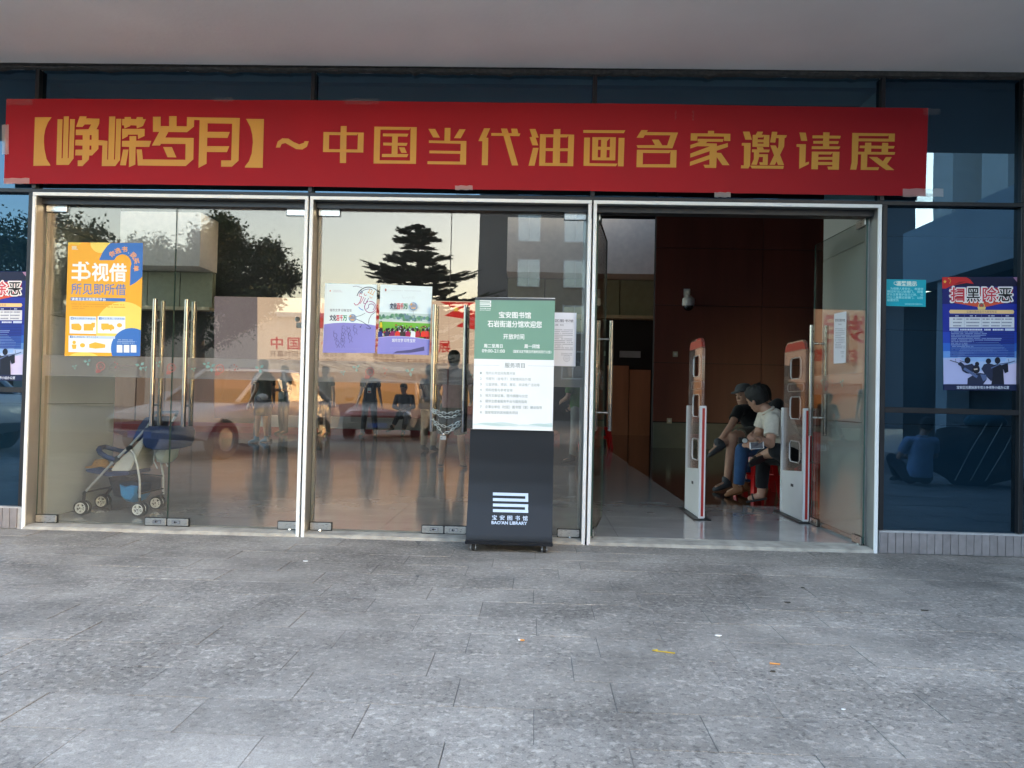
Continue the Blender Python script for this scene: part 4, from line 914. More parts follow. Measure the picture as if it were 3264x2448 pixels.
glyph(o4, k4, [(1120,148),(1228,150),(1158,312),(1195,320),(1185,800),(1080,798),(1090,377),(1020,375)], [(1250,233),(1440,235),(1420,153),(1527,155),(1555,235),(1612,235),(1600,155),(1705,155),(1725,238),(1762,240),(1742,287),(1575,285),(1722,803),(1612,803),(1465,285),(1248,280)])
glyph(o5, k4, [(155,160),(258,160),(315,310),(262,312),(308,450),(205,448),(155,305),(200,298)], [(215,495),(315,495),(242,810),(135,810)], [[(340,252),(580,255),(582,163),(700,163),(698,255),(943,262),(925,818),(323,812)],[(443,305),(575,305),(570,500),(437,500)],[(697,308),(815,308),(840,275),(835,503),(692,503)],[(437,548),(568,550),(565,762),(430,760)],[(692,552),(832,552),(825,765),(688,762)]])
glyph(o5, k4, [(1105,180),(1845,187),(1818,235),(1105,228)], [(1120,313),(1223,313),(1212,765),(1710,772),(1680,818),(1108,810)], [(1728,318),(1832,320),(1815,820),(1715,818)], [[(1265,305),(1680,308),(1668,715),(1257,712)],[(1368,350),(1420,350),(1416,475),(1362,472)],[(1522,380),(1550,345),(1578,325),(1575,478),(1520,478)],[(1362,527),(1412,528),(1408,663),(1358,662)],[(1518,530),(1572,530),(1568,665),(1512,665)]])
glyph(o6, k4, [(250,183),(362,185),(345,218),(895,228),(797,503),(185,495),(165,448),(490,447),(437,350),(555,350),(620,452),(705,452),(762,275),(310,270),(282,318),(165,315)], [[(172,528),(872,538),(862,843),(163,835)],[(277,583),(742,588),(765,555),(757,787),(273,785)]])
glyph(o6, k4, [(1425,197),(1533,197),(1532,243),(1822,247),(1818,375),(1708,373),(1708,297),(1238,293),(1230,370),(1118,368),(1122,240),(1425,243)], [(1240,338),(1700,342),(1685,390),(1415,388),(1385,415),(1582,422),(1580,467),(1775,412),(1775,480),(1578,548),(1580,582),(1655,588),(1805,802),(1680,800),(1580,660),(1568,850),(1370,850),(1345,798),(1450,797),(1450,697),(1105,815),(1108,745),(1452,622),(1455,555),(1112,670),(1113,600),(1430,480),(1455,470),(1240,468),(1113,508),(1115,447),(1285,390),(1240,385)])
glyph(o7, k3, [(220,203),(372,203),(430,392),(275,392)], [(195,470),(402,470),(385,1000),(345,1070),(168,1068),(175,1000),(238,1000),(245,535),(190,530)], [(390,1003),(1185,1008),(1165,1078),(430,1070)], [[(560,203),(692,205),(662,278),(845,285),(835,562),(443,560),(448,283),(520,280)],[(568,345),(690,340),(712,310),(708,390),(565,388)],[(565,455),(705,457),(702,487),(565,485)]], [(545,568),(690,570),(708,625),(850,628),(830,692),(600,692),(598,735),(808,738),(800,990),(620,988),(603,925),(685,925),(692,800),(600,800),(545,985),(415,982),(475,850),(478,690),(428,685),(432,622),(555,622)], [(905,205),(1030,208),(1018,280),(1257,287),(1235,340),(1200,355),(1190,550),(1092,750),(1188,988),(1045,988),(1012,905),(970,985),(845,985),(952,760),(862,528),(992,530),(1030,605),(1055,560),(1065,355),(1000,352),(980,460),(857,458)])
sh8 = 2580-2340
glyph(o8, k3, [(1552-sh8/k3,222),(1700-sh8/k3,225),(1735-sh8/k3,418),(1592-sh8/k3,415)], [(1485-sh8/k3,497),(1705-sh8/k3,500),(1690-sh8/k3,935),(1778-sh8/k3,910),(1772-sh8/k3,965),(1545-sh8/k3,1078),(1555-sh8/k3,565),(1482-sh8/k3,555)], [(340,222),(488,225),(483,300),(752,305),(735,367),(480,367),(478,428),(705,430),(687,492),(480,490),(478,550),(742,555),(710,617),(70,612),(75,548),(335,548),(335,487),(108,483),(110,422),(335,422),(338,362),(88,358),(90,293),(338,295)], [[(75,672),(722,680),(708,1100),(460,1095),(440,1025),(555,1025),(557,985),(218,985),(215,1088),(62,1085)],[(230,738),(520,742),(562,700),(560,800),(225,800)],[(222,862),(558,865),(557,920),(220,915)]])
glyph(o8, k3, [[(1025,235),(2028,252),(2018,440),(1168,432),(1160,678),(1310,680),(1318,595),(1195,592),(1200,535),(1322,535),(1325,465),(1470,465),(1472,535),(1722,540),(1728,468),(1868,472),(1868,543),(2020,545),(1995,603),(1865,603),(1862,685),(2033,690),(2012,748),(1380,742),(1370,1042),(1655,1045),(1630,1110),(1225,1102),(1232,740),(1158,738),(1150,950),(1118,1098),(977,1096),(1010,930),(1015,560)],[(1170,303),(1850,310),(1882,292),(1880,372),(1170,367)],[(1468,603),(1715,607),(1712,685),(1465,683)]], [(1410,800),(1605,805),(1745,905),(1815,805),(1955,805),(1838,970),(2012,1110),(1820,1110),(1650,990)])
M_tape = film_mat("clear_tape", (.85,.78,.76), .35); M_tape_shade = film_mat("shaded_tape", (.6,.5,.5), .12)
def tape(x0, y0, x1, y1):
    def f(b):
        n = 6; V = []; F = []
        for i in range(n+1):
            for j in range(2): V.append(ban_pt(x0+(x1-x0)*i/n, (y0, y1)[j]+1.2*math.sin(i*2.1), .0045+.0006*(i % 2)))
        for i in range(n): F.append((2*i, 2*i+1, 2*i+3, 2*i+2))
        b.add(V, F)
    part("tape", M_tape if y0 > 390 else M_tape_shade, ban, f)  # upper tape gets a dimmer copy, canopy shade put into its colour
for q in ((8,566,90,584), (2,395,24,490), (15,314,100,332), (678,308,740,322), (1098,312,1206,330), (1450,590,1506,604), (2278,612,2330,628), (2880,600,3010,626), (2945,345,3000,365), (2152,350,2158,380), (2208,350,2214,382)): tape(*q)
# ================================================================== library stand on castors
def prof(z):
    P = [(.05,-.385),(.09,-.382),(.20,-.338),(.32,-.292),(.45,-.258),(.60,-.236),(.80,-.220),(1.05,-.212)]
    if z <= P[0][0]: return P[0][1]
    for (a, ya), (b, yb) in zip(P[:-1], P[1:]):
        if z <= b: return ya+(yb-ya)*(z-a)/(b-a)
    return P[-1][1]
kl, kr = onY(1484, 1726, -.385).x, onY(1760, 1734, -.385).x
kst = thing("library_stand", "black library stand on castors with a green and white sign", "sign stand", ((kl+kr)/2, -.25, 0))
M_kb = pm("black_lacquer", (.010,.011,.014), .33, .0, var=.04, spec=.3, rvar=.0)
zb_ = onY(1632, 1371, -.215).z
def kbody(b):
    zs = [.075]+[.09+(zb_-.09)*k/26 for k in range(27)]; V = []; F = []
    for z in zs: V += [(kl, prof(z), z), (kr, prof(z), z), (kr, -.10, z), (kl, -.10, z)]
    for i in range(len(zs)-1):
        for k in range(4): F.append((i*4+k, i*4+(k+1) % 4, i*4+4+(k+1) % 4, i*4+4+k))
    n = len(zs)-1; F += [(0,1,2,3), (n*4,n*4+1,n*4+2,n*4+3)]; b.add(V, F)
part("body", M_kb, kst, kbody, smooth=True, angle=30)
part("base_plate", M_kb, kst, lambda b: b.box(kl-.004, kr+.004, -.393, -.06, .052, .0745), bevel=.003)
for x in (onZ(1509, 1752, 0).x, onZ(1735, 1759, 0).x):
    for y in (-.335, -.11):
        c = part("castor", M_rubber, kst, lambda b: b.lathe([(0,-.011),(.019,-.011),(.022,-.007),(.022,.007),(.019,.011),(0,.011)], (x,y,.0225), 'X', 18), smooth=True)
        part("fork", M_chrome, c, lambda b: (b.box(x-.019,x-.014,y-.012,y+.012,.010,.046), b.box(x+.014,x+.019,y-.012,y+.012,.010,.046), b.box(x-.019,x+.019,y-.014,y+.014,.0462,.0515)))
        part("axle", M_steel, c, lambda b: b.tube([(x-.023,y,.0225),(x+.023,y,.0225)], .004, 8))
sY = -.232
sq = [(128,62),(1043,72),(1015,1600),(95,1575)]
S = Sheet("sign", None, None, (1480,930), 380/1370, PY(sY), sq, ink(246,248,248), part_of=kst, thick=.014); S.sheet.name = "sign_panel"
part("sign_back", M_kb, kst, lambda b: b.box(kl+.03, kr-.03, -.217, -.19, zb_-.3, onY(1632, 955, -.22).z-.005))
S.rect(120, 62, 1046, 98, ink(74,78,82), "top_rail"); S.poly([(126,95),(1043,103),(1027,785),(110,770)], ink(122,162,142), "green_field")
for (x0_, y0_, x1_, y1_) in ((178,98,308,110),(178,122,308,134),(178,140,308,150),(178,160,308,170)): S.rect(x0_, y0_, x1_, y1_, wht, "logo")
S.rect(296,106,308,128,wht,"logo"); S.rect(296,146,308,166,wht,"logo"); S.text("宝安图书馆", 178, 183, 305, 200, wht, .01); S.text("BAO'AN LIBRARY", 178, 206, 305, 216, wht, .01)
S.text("宝安图书馆", 398, 228, 765, 300, wht, .022); S.text("石岩街道分馆欢迎您", 268, 328, 890, 404, wht, .022); S.text("开放时间", 448, 482, 688, 544, wht, .018)
S.text("周二至周日", 225, 598, 440, 642, wht, .022); S.text("09:00-21:00", 203, 657, 466, 696, wht, .02); S.text("周一闭馆", 690, 602, 865, 648, wht, .022); S.text("（国家法定节假日开放时间另行公告）", 560, 668, 1000, 702, wht, .016)
g1 = ink(118,134,128); S.text("服务项目", 465, 815, 695, 872, g1, .004); S.line([(112,842),(405,846)], 2.5, ink(170,184,178)); S.line([(732,850),(1026,856)], 2.5, ink(170,184,178))
g2 = ink(168,182,176)
for i, (tx, xe) in enumerate((("馆内公共空间免费开放",585), ("书报刊（含电子）文献借阅及外借",765), ("公益讲座、培训、展览、阅读推广活动等",865), ("资料检索与参考咨询",552), ("地方文献征集、图书捐赠与交换",730), ("提供志愿者服务平台与服务指南",720), ("企事业单位（社区）图书馆（室）建设指导",892), ("国家规定的其他服务项目",612))):
    y = 916+i*64.5; S.text(str(i+1), 180, y+3, 200, y+30, g2, .004); S.text(tx, 246-i, y, xe, y+34, g2, .004)
wv = lambda ph, a: [(x, 1510+a*math.sin(x/95+ph)+.018*(x-95)) for x in range(95, 1020, 15)]
for k, (ph, a, c) in enumerate(((0.2,16,(214,230,226)), (1.9,18,(200,222,218)), (3.6,14,(226,238,236)))): S.poly([(x, y+k*9) for x, y in wv(ph, a)]+[(1016,1552),(96,1532)], ink(*c), "wave_print")
S.done()
def on_front(px, py, lift):
    Y = -.26
    for _ in range(8): p = onY(px, py, Y); Y = prof(p.z)-lift
    return Vector((p.x, Y, p.z))
def kmap(l): return lambda p: on_front(1460+.2471*p[0], 1370+.2471*p[1], l)
def bars(b):
    def strip(x0, y0, x1, y1, l):
        n = 10
        for i in range(n):
            xa, xb = x0+(x1-x0)*i/n, x0+(x1-x0)*(i+1)/n; e = .026
            b.poly([(xa, y0+e*(xa-450)), (xb, y0+e*(xb-450)), (xb, y1+e*(xb-450)), (xa, y1+e*(xa-450))], (), kmap(l))
    for y in (808, 880, 950, 1022): strip(450, y, 905, y+38, .0010)
    strip(868, 846, 905, 880, .0010); strip(864, 988, 903, 1022, .0010)
part("logo", ink(206,222,244), kst, bars)
lt_ = part("chinese_lettering", ink(206,222,244), kst, lambda b: [text_into(b, ch, 440+i*99+dx, 1100+i*2.6, 500+i*99+dx, 1162+i*2.6, kmap(.0010+.00002*j), .004) for i, ch in enumerate("宝安图书馆") for j, dx in enumerate((-1.3, 1.3))]); tag(lt_, kind="stuff")
part("lettering", ink(206,222,244), kst, lambda b: text_into(b, "BAO'AN LIBRARY", 432, 1174, 890, 1215, (lambda f: lambda p: f((p[0], p[1]+.026*(p[0]-432))))(kmap(.0010)), .022))

# ================================================================== chain and padlock on the middle doors
def cc(x, y, Y=.022): return onY(1340+.1387*x, 1250+.1387*y, Y)
M_chain = pm("dull_zinc", (.50,.53,.50), .38, .9, var=.1, scale=40)
chn = thing("door_chain", "pale steel chain looped round the middle door handles", "chain", cc(560, 900))
def link_mesh():
    L, w_ = .0165, .0068; pts = []
    for k in range(9): a = R(-90+180*k/8); pts.append((L-w_+w_*math.cos(a), w_*math.sin(a), 0))
    for k in range(9): a = R(90+180*k/8); pts.append((-(L-w_)+w_*math.cos(a), w_*math.sin(a), 0))
    o = MB().tube(pts, .0023, 7, closed=True).build("link", M_chain, smooth=True); me = o.data; bpy.data.objects.remove(o); return me
lm = link_mesh()
def chain(path, flip=0):
    P = [Vector(p) for p in path]; seg = [(P[i+1]-P[i]).length for i in range(len(P)-1)]; tot = sum(seg); n = max(2, round(tot/.0262))
    def at(s):
        for i, l in enumerate(seg):
            if s <= l or i == len(seg)-1: return P[i].lerp(P[i+1], min(1, s/l))
            s -= l
    for k in range(n):
        a, b = at(tot*k/n), at(tot*(k+1)/n); d = (b-a).normalized(); o = bpy.data.objects.new("link", lm); COL.objects.link(o)
        up = Vector((0,-1,0)); yv = up.cross(d).normalized(); zv = d.cross(yv); M = Matrix((d, yv, zv)).transposed()
        if (k+flip) % 2: M = M @ Matrix.Rotation(R(78), 3, 'X')
        o.matrix_world = Matrix.Translation((a+b)/2) @ M.to_4x4(); o.parent = chn; o.matrix_parent_inverse = Matrix.Translation(-chn.location)
chain([cc(270,375,.05),cc(300,395),cc(440,465),cc(600,490),cc(720,480),cc(880,440),cc(915,425,.05)])
chain([cc(270,430,.05),cc(300,445,.018),cc(350,490,.018),cc(480,550,.018),cc(600,585,.018),cc(750,572,.018),cc(880,520,.018),cc(915,500,.05)], 1)
chain([cc(275,590,.05),cc(295,640),cc(380,715),cc(460,750),cc(560,795),cc(640,803),cc(740,765),cc(880,690),cc(915,660,.05)])
chain([cc(300,650,.05),cc(340,740,.018),cc(430,835,.018),cc(490,925,.018)], 1); chain([cc(575,935,.018),cc(640,930,.018),cc(740,855,.018),cc(880,765,.018),cc(915,735,.05)])
pdl = thing("padlock", "grey padlock hanging from the door chain", "padlock", cc(520, 1100))
c0, c1 = cc(457,1000,.012), cc(588,1095,.012)
part("body", M_steel, pdl, lambda b: b.box(c0.x, c1.x, .005, .021, c1.z, c0.z), bevel=.002, smooth=True)
xm = (c0.x+c1.x)/2; part("shackle", M_chrome, pdl, lambda b: b.tube([(xm-.0055,.013,c0.z-.002),(xm-.0055,.013,c0.z+.009)]+[(xm-.0055*math.cos(R(a)),.013,c0.z+.009+.0055*math.sin(R(a))) for a in range(0,181,20)]+[(xm+.0055,.013,c0.z-.002)], .0019, 8), smooth=True)

# ================================================================== pushchair
def Zc(x, y, Y): return onY(x*.4919, 950+y*.4919, Y)
N_ = lambda x, y: Zc(x, y, .53); F_ = lambda x, y: Zc(x, y, .93); C_ = lambda x, y: Zc(x, y, .73)
M_alu = pm("silver_tube", (.52,.54,.55), .3, .6, var=.05); M_navy = pm("navy_fabric", (.012,.032,.105), .8, var=.2, scale=20, bump=.3, bscale=90)
M_cream = pm("pale_grey_fabric", (.50,.50,.47), .85, var=.1, scale=12, bump=.3, bscale=30); M_net = film_mat("black_net", (.03,.035,.05), .72)
psh = thing("pushchair", "empty navy and grey pushchair parked behind the leftmost doors", "pushchair", (.4, .73, FL))
def mid(p): return Vector(p)
WR = .058
def twin(hub, nm="wheel"):
    for dy in (-.026, .026):
        c = Vector((hub.x, hub.y+dy, FL+WR))
        w_ = part(nm, M_rubber, psh, lambda b: b.lathe([(.043,-.010),(.054,-.0115),(.058,-.006),(.058,.006),(.054,.0115),(.043,.010)], c, 'Y', 26), smooth=True)
        def rim(b):
            b.lathe([(.0435,-.0105),(.0435,.0105),(.036,.0105),(.036,-.0105),(.0435,-.0105)], c, 'Y', 26); b.lathe([(0,-.013),(.011,-.013),(.011,.013),(0,.013)], c, 'Y', 12)
            for k in range(5):
                a = k*1.2566+.4; b.bar(c+Vector((.009*math.cos(a),0,.009*math.sin(a))), c+Vector((.038*math.cos(a),0,.038*math.sin(a))), .010, .014, up=(0,1,0))
        part("rim", pm("white_plastic", (.78,.78,.74), .4, var=.04), w_, rim, smooth=True)
    part("axle", M_black, psh, lambda b: b.tube([(hub.x,hub.y-.04,FL+WR),(hub.x,hub.y+.04,FL+WR)], .006, 8))
hubs = {}
for k, (x, y, Y) in dict(nf=(535,1362,.53), nr=(905,1365,.53), ff=(668,1318,.93), fr=(1020,1330,.93)).items(): p = Zc(x, y, Y); hubs[k] = p; twin(p)
def tubep(nm, pts, r=.0095, mat=None): part(nm, mat or M_alu, psh, lambda b: b.tube(pts, r, 10), smooth=True)
for G, fk, rk, dx in ((N_, 'nf', 'nr', 0), (F_, 'ff', 'fr', 1)):
    if dx == 0:
        a = [G(548,1262), G(720,1075), G(850,950), G(955,835), G(990,772)]; r_ = [G(838,972), G(868,1010), G(890,1080), G(905,1180), G(905,1310)]; jb = G(750,1045); fb = G(548,1262)
    else:
        sft = Vector((N_(720,1075).x-0, 0, 0)); nf = [N_(548,1262), N_(720,1075), N_(850,950), N_(955,835), N_(990,772)]; off = Vector((0,.40,0)); a = [q+off for q in nf]; r_ = [q+off for q in (N_(838,972), N_(868,1010), N_(890,1080), N_(905,1180), N_(905,1310))]; jb = N_(750,1045)+off; fb = nf[0]+off
    tubep("front_leg", a); tubep("rear_leg", r_)
    part("leg_bracket", M_black, psh, lambda b: b.tube([fb+(a[1]-a[0])*.06, fb, Vector((hubs[fk].x, hubs[fk].y, FL+WR+.012))], [.012,.015,.013], 8), smooth=True)
    part("rear_bracket", M_black, psh, lambda b: b.tube([r_[-1]+Vector((0,0,.02)), Vector((hubs[rk].x, hubs[rk].y, FL+WR))], [.011,.012], 8), smooth=True)
    part("hinge_block", M_black, psh, lambda b: b.obox(jb, (.022,0,.016), (0,.013,0), (-.012,0,.017)), bevel=.004)
    part("hinge_block", M_black, psh, lambda b: b.obox(r_[0], (.02,0,.012), (0,.014,0), (-.008,0,.016)), bevel=.004)
off = Vector((0,.40,0))
tubep("push_bar", [N_(990,772), N_(1004,742), N_(1004,742)+off, N_(990,772)+off], .012, M_black)
for (x, y) in ((552,1258), (905,1270)): tubep("cross_bar", [N_(x,y), N_(x,y)+off], .007, M_black)
tubep("cross_bar", [N_(820,1150), N_(905,1172)], .006, M_black); tubep("cross_bar", [N_(700,1120), N_(905,1185)+off], .006, M_black)
def slab(nm, mat, pts, y0, y1, **kw): part(nm, mat, psh, lambda b: b.prism([(p.x, p.z) for p in pts], lambda q: Vector((q[0], y0, q[1])), lambda q: Vector((q[0], y1, q[1]))), **kw)
slab("seat", M_navy, [N_(545,1112), N_(600,1102), N_(690,1122), N_(825,1124), N_(825,1150), N_(690,1158), N_(600,1138), N_(548,1128)], .545, .915, bevel=.006)
slab("backrest", M_cream, [N_(705,1122), N_(745,1062), N_(860,965), N_(940,875), N_(952,885), N_(900,990), N_(832,1122)], .548, .912, bevel=.008, smooth=True)
slab("back_rim", M_navy, [N_(845,915), N_(885,830), N_(925,775), N_(965,770), N_(952,838), N_(900,890), N_(858,935)], .56, .90, bevel=.006)
part("bumper_bar", M_navy, psh, lambda b: b.tube([N_(748,1048), N_(690,1030), N_(652,1005), Zc(640,985,.60), Zc(648,972,.73), Zc(680,964,.86), N_(690,1030)+off, N_(748,1048)+off], .020, 12), smooth=True)
def hood(b):
    prof_ = [N_(935,850), N_(985,832), N_(1095,838), N_(1120,870), N_(1115,930), N_(1090,978), N_(1000,985), N_(945,970), N_(932,930)]; n = len(prof_); c = sum(prof_, Vector())/n; rows = []
    for j, (y, s_) in enumerate(((.50,.90),(.515,1.0),(.73,1.05),(.945,1.0),(.96,.90))): rows.append([Vector((c.x+(p.x-c.x)*s_, y, c.z+(p.z-c.z)*s_+.006*math.sin(k*2+j))) for k, p in enumerate(prof_)])
    V = [p for r in rows for p in r]; F = []
    for j in range(4):
        for k in range(n): F.append((j*n+k, j*n+(k+1) % n, (j+1)*n+(k+1) % n, (j+1)*n+k))
    F += [tuple(range(n)), tuple(range(4*n, 5*n))]; b.add(V, F)
part("folded_hood", M_navy, psh, hood, smooth=True, angle=60)
slab("basket", M_net, [N_(690,1165), N_(905,1190), N_(900,1262), N_(800,1300), N_(725,1285)], .56, .90)
for dy in (.62, .80): tubep("strap", [Vector((N_(970,990).x, dy, N_(970,990).z)), Vector((N_(960,1060).x, dy, N_(960,1060).z)), Vector((N_(985,1110).x, dy, N_(985,1110).z))], .005, M_cream)
hat = thing("straw_hat", "tan straw hat lying on the pushchair seat", "hat", C_(650, 1095))
hc = C_(655, 1068); part("brim", pm("straw", (.42,.22,.06), .8, var=.3, scale=60, bump=.5, bscale=120), hat, lambda b: b.lathe([(.002,.052),(.045,.048),(.062,.02),(.066,.0),(.118,-.012),(.118,-.017),(.064,-.005)], hc-Vector((0,0,.02)), 'Z', 24), smooth=True)
clo = thing("blue_cloth", "light blue cloth under the straw hat on the pushchair", "cloth", C_(640, 1115)); cp = C_(640, 1100)
part("folded_cloth", pm("light_blue_cloth", (.10,.36,.62), .8, var=.15, scale=20), clo, lambda b: b.ell(cp, .062, .10, .014, nu=16, nv=8), smooth=True)
bag = thing("blue_bag", "bright blue cloth bag in the pushchair basket", "bag", C_(815, 1325))
def sack(b, pts, y0, y1):
    c = sum(pts, Vector())/len(pts); n = len(pts); rows = [[Vector((c.x+(p.x-c.x)*s_, y, c.z+(p.z-c.z)*s_)) for p in pts] for y, s_ in ((y0,.7),(y0+.03,1.0),((y0+y1)/2,1.06),(y1-.03,1.0),(y1,.7))]
    V = [p for r in rows for p in r]; F = []
    for j in range(4):
        for k in range(n): F.append((j*n+k, j*n+(k+1) % n, (j+1)*n+(k+1) % n, (j+1)*n+k))
    F += [tuple(range(n)), tuple(range(4*n, 5*n))]; b.add(V, F)
part("sack", pm("bright_blue_cloth", (.02,.20,.42), .7, var=.2, scale=14, bump=.4, bscale=25), bag, lambda b: sack(b, [N_(758,1205), N_(800,1222), N_(840,1212), N_(888,1218), N_(880,1285), N_(848,1328), N_(800,1320), N_(766,1285)], .538, .80), smooth=True)
pbg = thing("plastic_bag", "pale plastic bag hanging behind the pushchair handle", "bag", C_(1085, 1065))
part("sack", film_mat("thin_white_plastic", (.75,.82,.78), .8), pbg, lambda b: sack(b, [C_(1120,880), C_(1148,905), C_(1140,960), C_(1122,1030), C_(1092,1064), C_(1055,1055), C_(1038,1010), C_(1062,985), C_(1100,960)], .60, .84), smooth=True)

# ================================================================== security gates
M_acr = glass_mat("acrylic", .10, (1,.95,.92), (.86,.80,.77), .16, (.55,.42,.36)); M_gw = pm("gate_white", (.72,.71,.70), .3, var=.04); M_red = pm("gate_red", (.42,.022,.015), .35, var=.05)
def gate(label, x, y0, L=.64):
    g = thing("security_gate", label, "security gate", (x, y0+L/2, FL), "library security gates"); H = onY(2238, 1073, 1.18).z; T = .023
    Yv = lambda f: y0+L*f
    part("floor_plate", M_dark, g, lambda b: b.box(x-.075, x+.075, y0-.05, y0+L+.05, FL, FL+.012), bevel=.004)
    part("base_cover", M_gw, g, lambda b: b.prism([(y0+.046,FL+.012),(y0+L-.041,FL+.012),(y0+L-.041,.43),(y0+.046,.47)], lambda p: Vector((x-T,p[0],p[1])), lambda p: Vector((x+T,p[0],p[1]))), bevel=.004)
    for (a, b_, nm) in ((0, .045, "near_post"), (L-.040, L, "far_post")): part(nm, M_gw, g, lambda b: b.box(x-T-.004, x+T+.004, y0+a, y0+b_, FL+.012, 1.02), bevel=.004)
    part("red_stripe", M_red, g, lambda b: b.box(x-.009, x+.013, y0-.0025, y0-.0005, FL+.03, 1.0))
    out = [(y0+.03,.45),(y0+L-.03,.43),(y0+L-.03,H-.10),(y0+L-.06,H-.03),(y0+L-.12,H),(y0+.12,H),(y0+.06,H-.03),(y0+.03,H-.10)]
    def rr(a, b_, c, d, r=.03): return [(a+r,c),(b_-r,c),(b_,c+r),(b_,d-r),(b_-r,d),(a+r,d),(a,d-r),(a,c+r)]
    holes = [rr(y0+.18,y0+L-.18,H-.34,H-.15), rr(y0+.18,y0+L-.18,.92,1.12), rr(y0+.18,y0+L-.18,.53,.72)]
    part("acrylic_panel", M_acr, g, lambda b: b.prism(out, lambda p: Vector((x-.012,p[0],p[1])), lambda p: Vector((x+.012,p[0],p[1])), holes))
    part("red_cap", M_red, g, lambda b: b.prism([(y0+.045,H-.085),(y0+L-.045,H-.085),(y0+L-.075,H-.035),(y0+L-.12,H-.015),(y0+.12,H-.015),(y0+.075,H-.035)], lambda p: Vector((x-.0145,p[0],p[1])), lambda p: Vector((x+.0145,p[0],p[1]))))
    for h in holes: part("window_rim", M_gw, g, lambda b: b.tube([Vector((x,p[0],p[1])) for p in h], .0055, 6, closed=True), smooth=True)
    part("loop_line", M_gw, g, lambda b: b.tube([Vector((x,p[0],p[1])) for p in rr(y0+.10,y0+L-.10,1.17,1.24,.02)], .004, 5, closed=True)); part("sensor_eye", M_black, g, lambda b: b.box(x-T-.0035, x-T-.0002, y0+L*.42, y0+L*.52, .31, .335))
g1n = onZ(2236, 1657, FL); g2n = onZ(1748*K, 1130*K, FL)
gate("security gate nearer the middle doors, left of the pair", g1n.x, g1n.y); gate("security gate beside the open right-hand door", g2n.x-.03, g2n.y)

# ================================================================== red stools
M_rp = pm("red_plastic", (.55,.012,.012), .3, var=.06, spec=.5)
def stool(label, loc, rz=0.0, h=.46):
    t = thing("red_stool", label, "stool", loc, "red plastic stools", rz); a, b_ = .135, .185
    part("seat", M_rp, t, lambda b: b.add([(-a,-a,h-.05),(a,-a,h-.05),(a,a,h-.05),(-a,a,h-.05),(-a+.012,-a+.012,h),(a-.012,-a+.012,h),(a-.012,a-.012,h),(-a+.012,a-.012,h)], [(0,1,5,4),(1,2,6,5),(2,3,7,6),(3,0,4,7),(4,5,6,7)]), local=True, bevel=.008, smooth=True)
    for sx in (-1, 1):
        for sy in (-1, 1):
            def lg(b):
                w1, w0 = .075, .05
                for (ax, ay) in ((1,0), (0,1)):
                    p1 = Vector((sx*a, sy*a, h-.045)); p0 = Vector((sx*b_, sy*b_, 0)); d1 = Vector((-sx*ax, -sy*ay, 0))
                    q = [p1, p1+d1*w1, p0+d1*w0, p0]; nn = Vector((sx*ay, sy*ax, 0))*.004
                    b.add([v for v in q]+[v-nn for v in q], [(0,1,2,3),(4,5,6,7),(0,1,5,4),(1,2,6,5),(2,3,7,6),(3,0,4,7)])
            part("leg", M_rp, t, lg, local=True)
    f = .45; e = a+(b_-a)*(1-f)
    part("rail", M_rp, t, lambda b: (b.box(-e,e,-e-.002,-e+.004,h*f,h*f+.05), b.box(-e,e,e-.004,e+.002,h*f,h*f+.05), b.box(-e-.002,-e+.004,-e,e,h*f,h*f+.05), b.box(e-.004,e+.002,-e,e,h*f,h*f+.05)), local=True)
    return t
stool("red stool under the man in the beige polo shirt", (6.50, 2.02, FL), .1); stool("red stool under the man in blue jeans", (6.22, 2.95, FL), .35); stool("red stool under the man in the cap", (6.45, 3.75, FL), -.2)
q = onZ(870*K, 940*K, FL); stool("red stool under the seated man in dark shirt", (q.x, q.y+.3, FL), .2)
q = onZ(1303*K, 968*K, FL); stool("red stool seen past the edge-on open door", (q.x, q.y, FL), .1)
q = onZ(1245*K, 965*K, FL); stool("red stool behind the person in green", (q.x+.3, q.y+.2, FL), .5)
# red cloth table on the right
tb = thing("red_table", "table under a red cloth behind the open right-hand door", "table", (7.25, 2.75, FL))
def drape(b):
    x0, x1, y0, y1 = 6.75, 8.05, 2.35, 3.05; V = []; F = []; n = 64; per = 2*(x1-x0+y1-y0)
    def edge(s):
        if s < x1-x0: return Vector((x0+s, y0, 0)), Vector((0,-1,0))
        s -= x1-x0
        if s < y1-y0: return Vector((x1, y0+s, 0)), Vector((1,0,0))
        s -= y1-y0
        if s < x1-x0: return Vector((x1-s, y1, 0)), Vector((0,1,0))
        s -= x1-x0; return Vector((x0, y1-s, 0)), Vector((-1,0,0))
    for k in range(n):
        p, nn = edge(per*k/n); wv_ = .018*math.sin(k*1.9)+.012
        V += [p+Vector((0,0,.76)), p+nn*.012+Vector((0,0,.72)), p+nn*(.02+wv_)+Vector((0,0,.38)), p+nn*(.03+wv_*1.6)+Vector((0,0,FL+.03))]
    for k in range(n):
        for j in range(3): a = k*4+j; c = ((k+1) % n)*4+j; F.append((a, c, c+1, a+1))
    F.append(tuple(k*4 for k in range(n))); b.add(V, F)
part("tablecloth", pm("red_cloth", (.33,.014,.016), .75, var=.12, bump=.2), tb, drape, smooth=True, angle=50)
btl = thing("water_bottle", "small clear water bottle on the red table", "bottle", (6.86, 2.45, .762))
part("bottle_body", glass_mat("clear_plastic", .08, (1,1,1), (.85,.9,.92), .1), btl, lambda b: b.lathe([(0,.762),(.03,.762),(.031,.90),(.026,.93),(.012,.955),(.012,.965)], (6.86,2.45,0), 'Z', 16), smooth=True)
part("cap", M_red, btl, lambda b: b.lathe([(.0125,.964),(.0125,.982),(0,.982)], (6.86,2.45,0), 'Z', 12)); part("label_band", M_rp, btl, lambda b: b.lathe([(.0315,.82),(.0315,.87)], (6.86,2.45,0), 'Z', 16))

